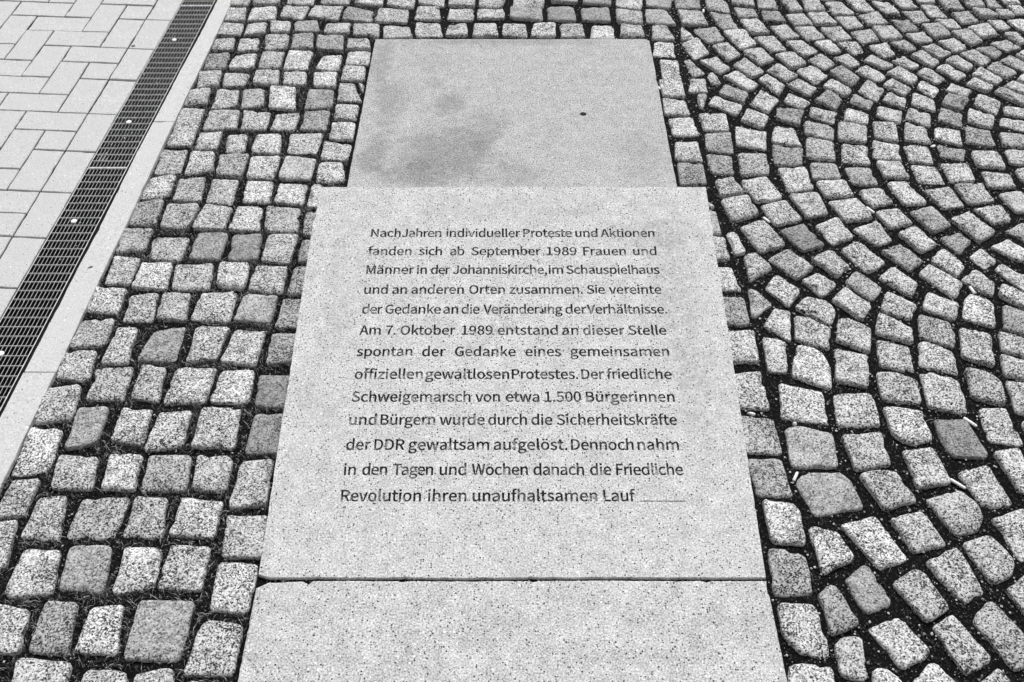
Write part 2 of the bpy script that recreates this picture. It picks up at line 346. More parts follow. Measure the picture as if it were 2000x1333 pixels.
# inscribed, tilted slab: its face is a sheet pierced by the letters, lying on the grimy letter bottoms
GLYPHS = {}
for line in """, 97|26 -67 54 -49 71 -24 77 7 70 34 50 44 33 38 26 22 33 5 50 -1 54 0 44 -28 19 -48
. 97|49 -5 65 2 72 20 65 37 49 44 32 37 26 20 32 2
0 194|97 -5 140 10 167 55 177 129 167 203 140 247 97 261 55 247 27 203 18 129 27 55 55 10|97 21 72 33 55 68 48 129 55 190 72 225 97 236 123 225 140 190 146 129 140 68 123 33
1 194|31 0 172 0 172 27 120 27 120 257 96 257 72 246 42 238 42 218 88 218 88 27 31 27
5 194|92 -5 133 6 164 36 176 83 165 130 137 157 98 165 78 163 60 155 67 229 163 229 163 257 39 257 30 137 47 126 68 137 90 141 118 134 137 114 143 83 136 50 116 29 89 22 62 26 42 37 26 50 9 29 30 13 56 0
7 194|69 0 103 0 111 89 133 164 178 237 178 257 17 257 17 229 142 229 102 160 79 87
8 194|98 -5 140 4 168 28 178 62 172 92 156 114 135 129 135 131 151 146 164 168 169 193 161 228 136 252 99 261 63 252 38 230 28 195 33 171 46 151 63 136 63 135 40 118 23 95 16 64 27 28 56 4|116 139 87 152 66 170 57 195 69 225 98 237 122 231 137 214 142 191 135 164|98 19 71 25 52 42 44 67 49 90 61 109 80 125 114 110 138 91 148 63 142 40 124 25
9 194|82 -5 128 10 162 56 175 139 164 207 133 248 89 261 52 251 26 222 15 178 24 133 49 106 86 97 107 101 128 112 145 129 135 66 112 32 81 22 57 27 38 42 20 22 37 8 57 -1|145 155 127 136 109 125 91 121 66 128 51 148 46 178 51 209 67 229 89 236 117 227 136 200
A 213|1 0 34 0 59 78 153 78 177 0 211 0 124 257 88 257|67 104 79 144 88 172 97 201 105 230 106 230 115 201 123 172 132 144 145 104
B 230|35 0 117 0 168 8 202 33 214 75 208 105 189 126 162 137 162 138 183 150 195 170 200 194 188 230 157 250 111 257 35 257|68 148 68 231 107 231 141 227 161 214 168 190 161 167 141 153 106 148|68 26 68 123 112 123 151 118 174 102 182 76 174 48 150 31 112 26
D 241|35 0 101 0 166 15 206 60 220 129 206 199 166 242 99 257 35 257|68 27 68 230 97 230 147 219 177 184 187 129 177 74 147 39 97 27
F 193|35 0 68 0 68 115 166 115 166 143 68 143 68 229 183 229 183 257 35 257
G 241|136 -5 168 -1 195 10 215 25 215 133 131 133 131 106 186 106 186 39 165 28 139 24 93 37 64 73 54 129 64 185 94 220 139 233 162 230 180 221 194 209 212 230 194 245 170 256 138 261 77 245 36 200 20 128 35 57 76 11
J 187|83 -5 124 6 147 35 154 75 154 257 121 257 121 78 117 47 103 29 80 24 55 31 35 53 12 36 30 14 54 0
L 190|35 0 180 0 180 28 68 28 68 257 35 257
M 284|35 0 64 0 64 142 64 167 62 193 60 218 62 218 82 159 131 26 153 26 201 159 222 218 223 218 221 193 220 167 219 142 219 0 249 0 249 257 210 257 161 119 143 66 142 66 123 119 74 257 35 257
N 253|35 0 66 0 66 135 65 162 64 189 62 215 63 215 91 162 185 0 218 0 218 257 187 257 187 123 188 96 189 69 192 42 190 42 162 95 68 257 35 257
O 260|130 -5 187 12 225 58 239 129 225 200 187 245 130 261 73 245 34 200 20 129 34 58 73 12|130 24 90 37 63 73 54 129 63 185 90 220 130 233 170 220 197 185 206 129 197 73 170 37
P 222|35 0 68 0 68 102 110 102 160 111 192 137 204 181 192 226 159 250 109 257 35 257|68 129 68 230 104 230 142 226 165 211 172 181 165 151 143 134 106 129
R 222|68 135 68 230 111 230 145 226 166 212 173 185 166 157 145 140 111 135|176 0 213 0 147 112 178 126 198 150 205 185 194 227 162 250 116 257 35 257 35 0 68 0 68 109 114 109
S 209|106 -5 153 5 183 31 194 68 187 100 168 122 141 137 104 153 84 162 68 175 62 196 68 215 84 228 110 233 132 230 151 222 168 209 185 230 164 246 139 257 110 261 68 252 39 228 29 193 37 162 57 141 81 127 118 111 140 101 155 87 161 65 154 44 136 29 107 24 81 28 57 39 36 56 17 33 42 13 72 0
T 210|89 0 121 0 121 229 199 229 199 257 11 257 11 229 89 229
V 201|82 0 120 0 201 257 168 257 127 118 119 89 111 62 102 33 101 33 76 118 34 257 0 257
W 307|63 0 102 0 140 155 153 213 154 213 167 155 206 0 245 0 298 257 267 257 239 117 225 34 223 34 205 117 169 257 140 257 104 117 86 34 85 34 69 117 42 257 9 257
a 197|76 -5 99 -1 120 9 139 23 140 23 143 0 169 0 169 117 162 158 141 185 103 195 74 191 49 182 29 170 41 148 58 158 77 165 98 168 122 161 134 144 137 120 71 107 33 84 21 49 28 20 47 2|85 21 61 28 51 51 59 73 87 89 137 99 137 46 111 28
b 216|116 -5 157 8 187 42 199 98 190 149 164 183 123 195 102 191 82 182 63 168 64 202 64 279 32 279 32 0 58 0 61 20 62 20 89 2|111 22 89 27 64 42 64 142 90 161 115 168 144 159 160 135 165 98 158 57 139 31
c 179|107 -5 129 -2 150 7 169 19 155 41 134 28 110 22 79 31 59 57 51 95 59 133 80 159 111 168 131 164 149 152 165 173 142 188 110 195 64 183 31 149 18 95 30 41 62 7
d 217|97 -5 119 -1 138 9 155 22 156 22 159 0 185 0 185 279 153 279 153 206 154 173 130 189 101 195 60 183 30 148 19 95 28 41 55 7|104 22 76 31 58 56 51 95 59 133 79 159 106 168 130 163 153 148 153 48 129 29
e 194|109 -5 133 -2 154 5 172 15 160 36 138 25 113 21 81 29 59 52 50 88 178 88 179 106 170 153 145 184 103 195 62 183 31 148 18 95 31 41 63 7|49 110 59 142 79 163 104 169 129 163 146 143 151 110
f 114|12 164 37 164 37 0 69 0 69 164 110 164 110 190 69 190 69 220 76 248 96 258 107 256 118 252 125 277 110 282 93 283 62 276 43 254 37 221 37 190 12 188
g 197|96 -88 147 -78 181 -54 193 -22 185 4 163 19 126 23 89 23 63 29 56 44 59 57 68 67 82 62 96 60 131 68 156 91 166 126 161 149 150 166 189 166 189 190 123 190 111 194 96 195 61 187 35 163 25 127 33 97 50 76 50 75 35 60 29 39 34 20 46 8 46 6 25 -13 18 -37 28 -64 55 -82|96 82 76 87 61 103 56 127 68 160 96 172 117 166 131 151 137 127 131 103 116 87|101 -65 71 -61 52 -50 46 -32 50 -16 65 0 78 -2 90 -3 123 -3 151 -8 161 -27 154 -46 133 -60
h 213|32 0 64 0 64 138 90 160 116 167 137 162 149 145 152 116 152 0 184 0 184 120 178 161 159 186 126 195 102 191 81 179 63 163 64 202 64 279 32 279
i 96|32 0 64 0 64 190 32 190|48 229 64 235 70 251 64 266 48 271 33 266 27 251 33 235
k 193|32 0 64 0 64 50 99 92 155 0 190 0 118 113 181 190 146 190 65 90 64 90 64 279 32 279
l 99|66 -5 77 -4 84 -2 80 23 73 22 67 25 64 36 64 279 32 279 32 38 40 7
m 324|32 0 64 0 64 138 89 160 112 167 132 162 144 145 147 116 147 0 179 0 179 138 204 160 227 167 247 162 259 145 263 116 263 0 294 0 294 120 288 161 269 186 237 195 215 190 194 178 174 159 164 178 146 191 121 195 100 191 80 179 62 162 58 190 32 190
n 214|32 0 64 0 64 138 90 160 116 167 137 162 149 145 152 116 152 0 184 0 184 120 178 161 159 186 126 195 102 191 81 179 62 162 58 190 32 190
o 212|106 -5 150 7 182 41 194 95 182 149 150 183 106 195 63 183 31 149 18 95 31 41 63 7|106 22 77 31 58 57 51 95 58 133 77 159 106 168 135 159 154 133 161 95 154 57 135 31
p 217|32 -80 64 -80 64 -16 63 18 90 1 116 -5 157 8 187 42 199 98 190 149 164 183 123 195 101 191 81 181 62 168 58 190 32 190|111 22 89 27 64 42 64 142 91 161 115 168 144 159 160 135 165 98 158 57 139 31
r 136|32 0 64 0 64 122 79 148 95 162 112 166 122 166 131 163 137 191 127 194 116 195 96 190 78 176 62 155 58 190 32 190
s 164|82 -5 120 3 143 24 151 52 142 81 120 98 93 110 65 122 52 143 61 162 88 170 111 165 131 153 146 173 130 184 110 192 87 195 52 188 29 168 22 141 30 115 51 97 77 86 107 72 120 50 111 29 83 20 62 23 44 31 27 43 11 22 31 8 56 -1
t 132|92 -5 110 -2 127 2 121 27 110 23 99 21 76 31 70 58 70 164 121 164 121 190 70 190 70 244 43 244 40 190 9 188 9 164 38 164 38 59 43 25 60 3
u 213|88 -5 112 0 132 12 151 30 152 30 154 0 181 0 181 190 149 190 149 55 132 37 115 26 97 23 77 28 65 45 62 74 62 190 29 190 29 70 36 29 55 4
v 182|73 0 111 0 178 190 146 190 110 82 93 26 91 26 74 82 38 190 5 190
w 281|62 0 99 0 126 102 139 157 141 157 154 103 181 0 220 0 272 190 241 190 213 80 202 27 200 27 187 80 157 190 126 190 96 80 83 27 82 27 70 80 42 190 9 190
z 166|12 0 156 0 156 26 53 26 153 173 153 190 23 190 23 164 112 164 12 17
ä 197|76 -5 99 -1 120 9 139 23 140 23 143 0 169 0 169 117 162 158 141 185 103 195 74 191 49 182 29 170 41 148 58 158 77 165 98 168 122 161 134 144 137 120 71 107 33 84 21 49 28 20 47 2|85 21 61 28 51 51 59 73 87 89 137 99 137 46 111 28|67 230 81 236 86 249 81 263 67 269 53 263 48 249 53 236|142 230 156 236 162 249 156 263 142 269 128 263 123 249 128 236
ö 212|106 -5 150 7 182 41 194 95 182 149 150 183 106 195 63 183 31 149 18 95 31 41 63 7|106 22 77 31 58 57 51 95 58 133 77 159 106 168 135 159 154 133 161 95 154 57 135 31|69 230 82 236 88 249 82 263 69 269 55 263 49 249 55 236|144 230 157 236 163 249 157 263 144 269 130 263 124 249 130 236
ü 213|88 -5 112 0 132 12 151 30 152 30 154 0 181 0 181 190 149 190 149 55 132 37 115 26 97 23 77 28 65 45 62 74 62 190 29 190 29 70 36 29 55 4|68 230 82 236 88 249 82 263 68 269 55 263 49 249 55 236|144 230 158 236 163 249 158 263 144 269 130 263 124 249 130 236""".split('\n'):
    ch = line[0]; q = line[2:].split('|')
    GLYPHS[ch] = (int(q[0]), [[(int(a), int(b)) for a, b in zip(s.split()[::2], s.split()[1::2])] for s in q[1:]])
LINES = """903 Nach -361 -286 Jahren -282 -182 individueller -168 21 Proteste 29 153 und 163 219 Aktionen 228 365
843 fanden -364 -255 sich -235 -178 ab -156 -121 September -102 72 1989 88 163 Frauen 181 288 und 307 365
783 Männer -363 -245 in -237 -213 der -202 -155 Johanniskirche, -147 87 im 92 127 Schauspielhaus 136 368
721 und -363 -306 an -294 -259 anderen -247 -119 Orten -105 -18 zusammen. -6 174 Sie 185 228 vereinte 239 367
661 der -363 -315 Gedanke -307 -173 an -166 -131 die -122 -79 Veränderung -69 122 der 130 180 Verhältnisse. 182 376
599 Am -364 -314 7. -301 -278 Oktober -266 -136 1989 -120 -47 entstand -34 109 an 120 158 dieser 170 268 Stelle 279 368
538 spontan -365 -235 der -211 -157 Gedanke -134 8 eines 32 115 gemeinsamen 138 369
475 offiziellen -364 -207 gewaltlosen -200 -7 Protestes. 0 153 Der 161 213 friedliche 220 369
414 Schweigemarsch -365 -95 von -83 -28 etwa -14 62 1.500 75 157 Bürgerinnen 169 370
354 und -365 -305 Bürgern -295 -173 wurde -162 -62 durch -53 33 die 44 90 Sicherheitskräfte 101 370
291 der -366 -313 DDR -304 -238 gewaltsam -228 -51 aufgelöst. -40 122 Dennoch 131 268 nahm 278 368
230 in -365 -340 den -325 -272 Tagen -259 -172 und -157 -100 Wochen -87 34 danach 47 156 die 170 215 Friedliche 227 371
168 Revolution -365 -195 ihren -179 -98 unaufhaltsamen -84 182 Lauf 196 263 _ 271 370"""
GS = 0.0001015
erng = random.Random(5)
def embolden(sp, k=8.0):
    out = []
    sgn = 1 if max(sp, key=lambda P: abs(area(P))) and area(max(sp, key=lambda P: abs(area(P)))) > 0 else -1
    for P in sp:
        Q = []
        n = len(P)
        for i in range(n):
            a, p, c = P[i - 1], P[i], P[(i + 1) % n]
            u = (p[0] - a[0], p[1] - a[1]); w_ = (c[0] - p[0], c[1] - p[1])
            lu, lw = math.hypot(*u) or 1, math.hypot(*w_) or 1
            nx, ny = u[1] / lu + w_[1] / lw, -u[0] / lu - w_[0] / lw; l = math.hypot(nx, ny) or 1
            kk = min(1.6, 2 / max(l, 0.5)) * k + erng.gauss(0, 2.2)
            Q.append((p[0] + sgn * nx / l * kk, p[1] + sgn * ny / l * kk))
        out.append(Q)
    return out
stele = empty('inscribed_slab', (0, SY0, 0), (SLOPE, 0, 0))
tag(stele, 'tilted pale stone slab engraved with thirteen lines of German text', 'memorial stone')
outline = edge_pts([(-SW, 0.007), (-SW + 0.018, 0.0010), (-SW + 0.022, 0.0), (SW, 0), (SW, SLEN), (-SW, SLEN), (-SW, SLEN - 0.035),
                    (-SW + 0.004, SLEN - 0.045), (-SW + 0.006, SLEN - 0.10), (-SW + 0.001, SLEN - 0.125)], 0.011, 0.0007, 5)
_w = wave(77, 0.0016, (3, 5, 8, 13, 19))
outline = [(x, y + (_w(x) * max(0, 1 - (SLEN - y) / 0.01))) for x, y in outline]
cu = bpy.data.curves.new('slab_face', 'CURVE'); cu.dimensions = '2D'; cu.fill_mode = 'BOTH'
def poly_spline(P):
    s = cu.splines.new('POLY'); s.points.add(len(P) - 1)
    s.points.foreach_set('co', [c for x, y in P for c in (x, y, 0, 1)]); s.use_cyclic_u = True
poly_spline(outline)
DEPTH = 0.0034
for li, line in enumerate(LINES.split('\n')):
    tk = line.split(); yb = int(tk[0]) / 1000
    for i in range(1, len(tk), 3):
        wd, x0, x1 = tk[i], int(tk[i + 1]) / 1000, int(tk[i + 2]) / 1000
        if wd == '_':
            poly_spline([(x0, yb - 0.001), (x1, yb - 0.001), (x1, yb + 0.0012), (x0, yb + 0.0012)]); continue
        gl = [GLYPHS[c] for c in wd]
        lft = min(p[0] for s in gl[0][1] for p in s)
        rgt = sum(g[0] for g in gl[:-1]) + max(p[0] for s in gl[-1][1] for p in s)
        nat = (rgt - lft) * GS
        # letters a little widened, the rest of the justification is letter spacing
        sx = min(1.16, max(0.95, 1 + 0.45 * ((x1 - x0) / nat - 1)))
        tr = ((x1 - x0) - nat * sx) / max(1, len(wd) - 1)
        x = x0 - lft * GS * sx
        for c, g in zip(wd, gl):
            for s in embolden(g[1]):
                poly_spline([(x + px * GS * sx, yb + py * GS) for px, py in s])
            x += g[0] * GS * sx + tr
    tag(mesh_obj('engraved_line', [(-0.385, yb - 0.012, -DEPTH), (0.385, yb - 0.012, -DEPTH), (0.385, yb + 0.034, -DEPTH), (-0.385, yb + 0.034, -DEPTH)],
             [(0, 1, 2, 3)], M_LET, stele))
cu.extrude = DEPTH / 2 + 0.0003
tmp = bpy.data.objects.new('tmp', cu); C.objects.link(tmp)
dg = bpy.context.evaluated_depsgraph_get()
fm = bpy.data.meshes.new_from_object(tmp.evaluated_get(dg)); bpy.data.objects.remove(tmp)
fm.name = 'slab_face'; fm.materials.clear(); fm.materials.append(M_TEXT)
fm.transform(__import__('mathutils').Matrix.Translation((0, 0, -DEPTH / 2 - 0.0003)))
fo = bpy.data.objects.new('slab_face', fm); C.objects.link(fo); fo.parent = stele
# body of the wedge: chamfer, then sides down into the ground
V = []; F = []; N = len(outline)
cyl = SLEN / 2
for ins, z in ((0.0, -0.0011), (-0.0010, -0.0036), (-0.0010, None)):
    for x, y in outline:
        X = x - x / SW * ins; Y = y - (y - cyl) / cyl * ins
        if z is None:
            # down to 6 cm below the ground, straight down in the world
            zw = Y * sin(SLOPE) - 0.0036 * cos(SLOPE); dz = -(zw + 0.06)
            V.append((X, Y + dz * sin(SLOPE), -0.0036 + dz * cos(SLOPE)))
        else: V.append((X, Y, z))
for j in range(2):
    for i in range(N):
        a, b = j * N + i, j * N + (i + 1) % N
        F.append((b, a, a + N, b + N))
F.append(tuple(range(2 * N - 1, N - 1, -1)))
mesh_obj('slab_body', V, F, M_TEXT, stele)

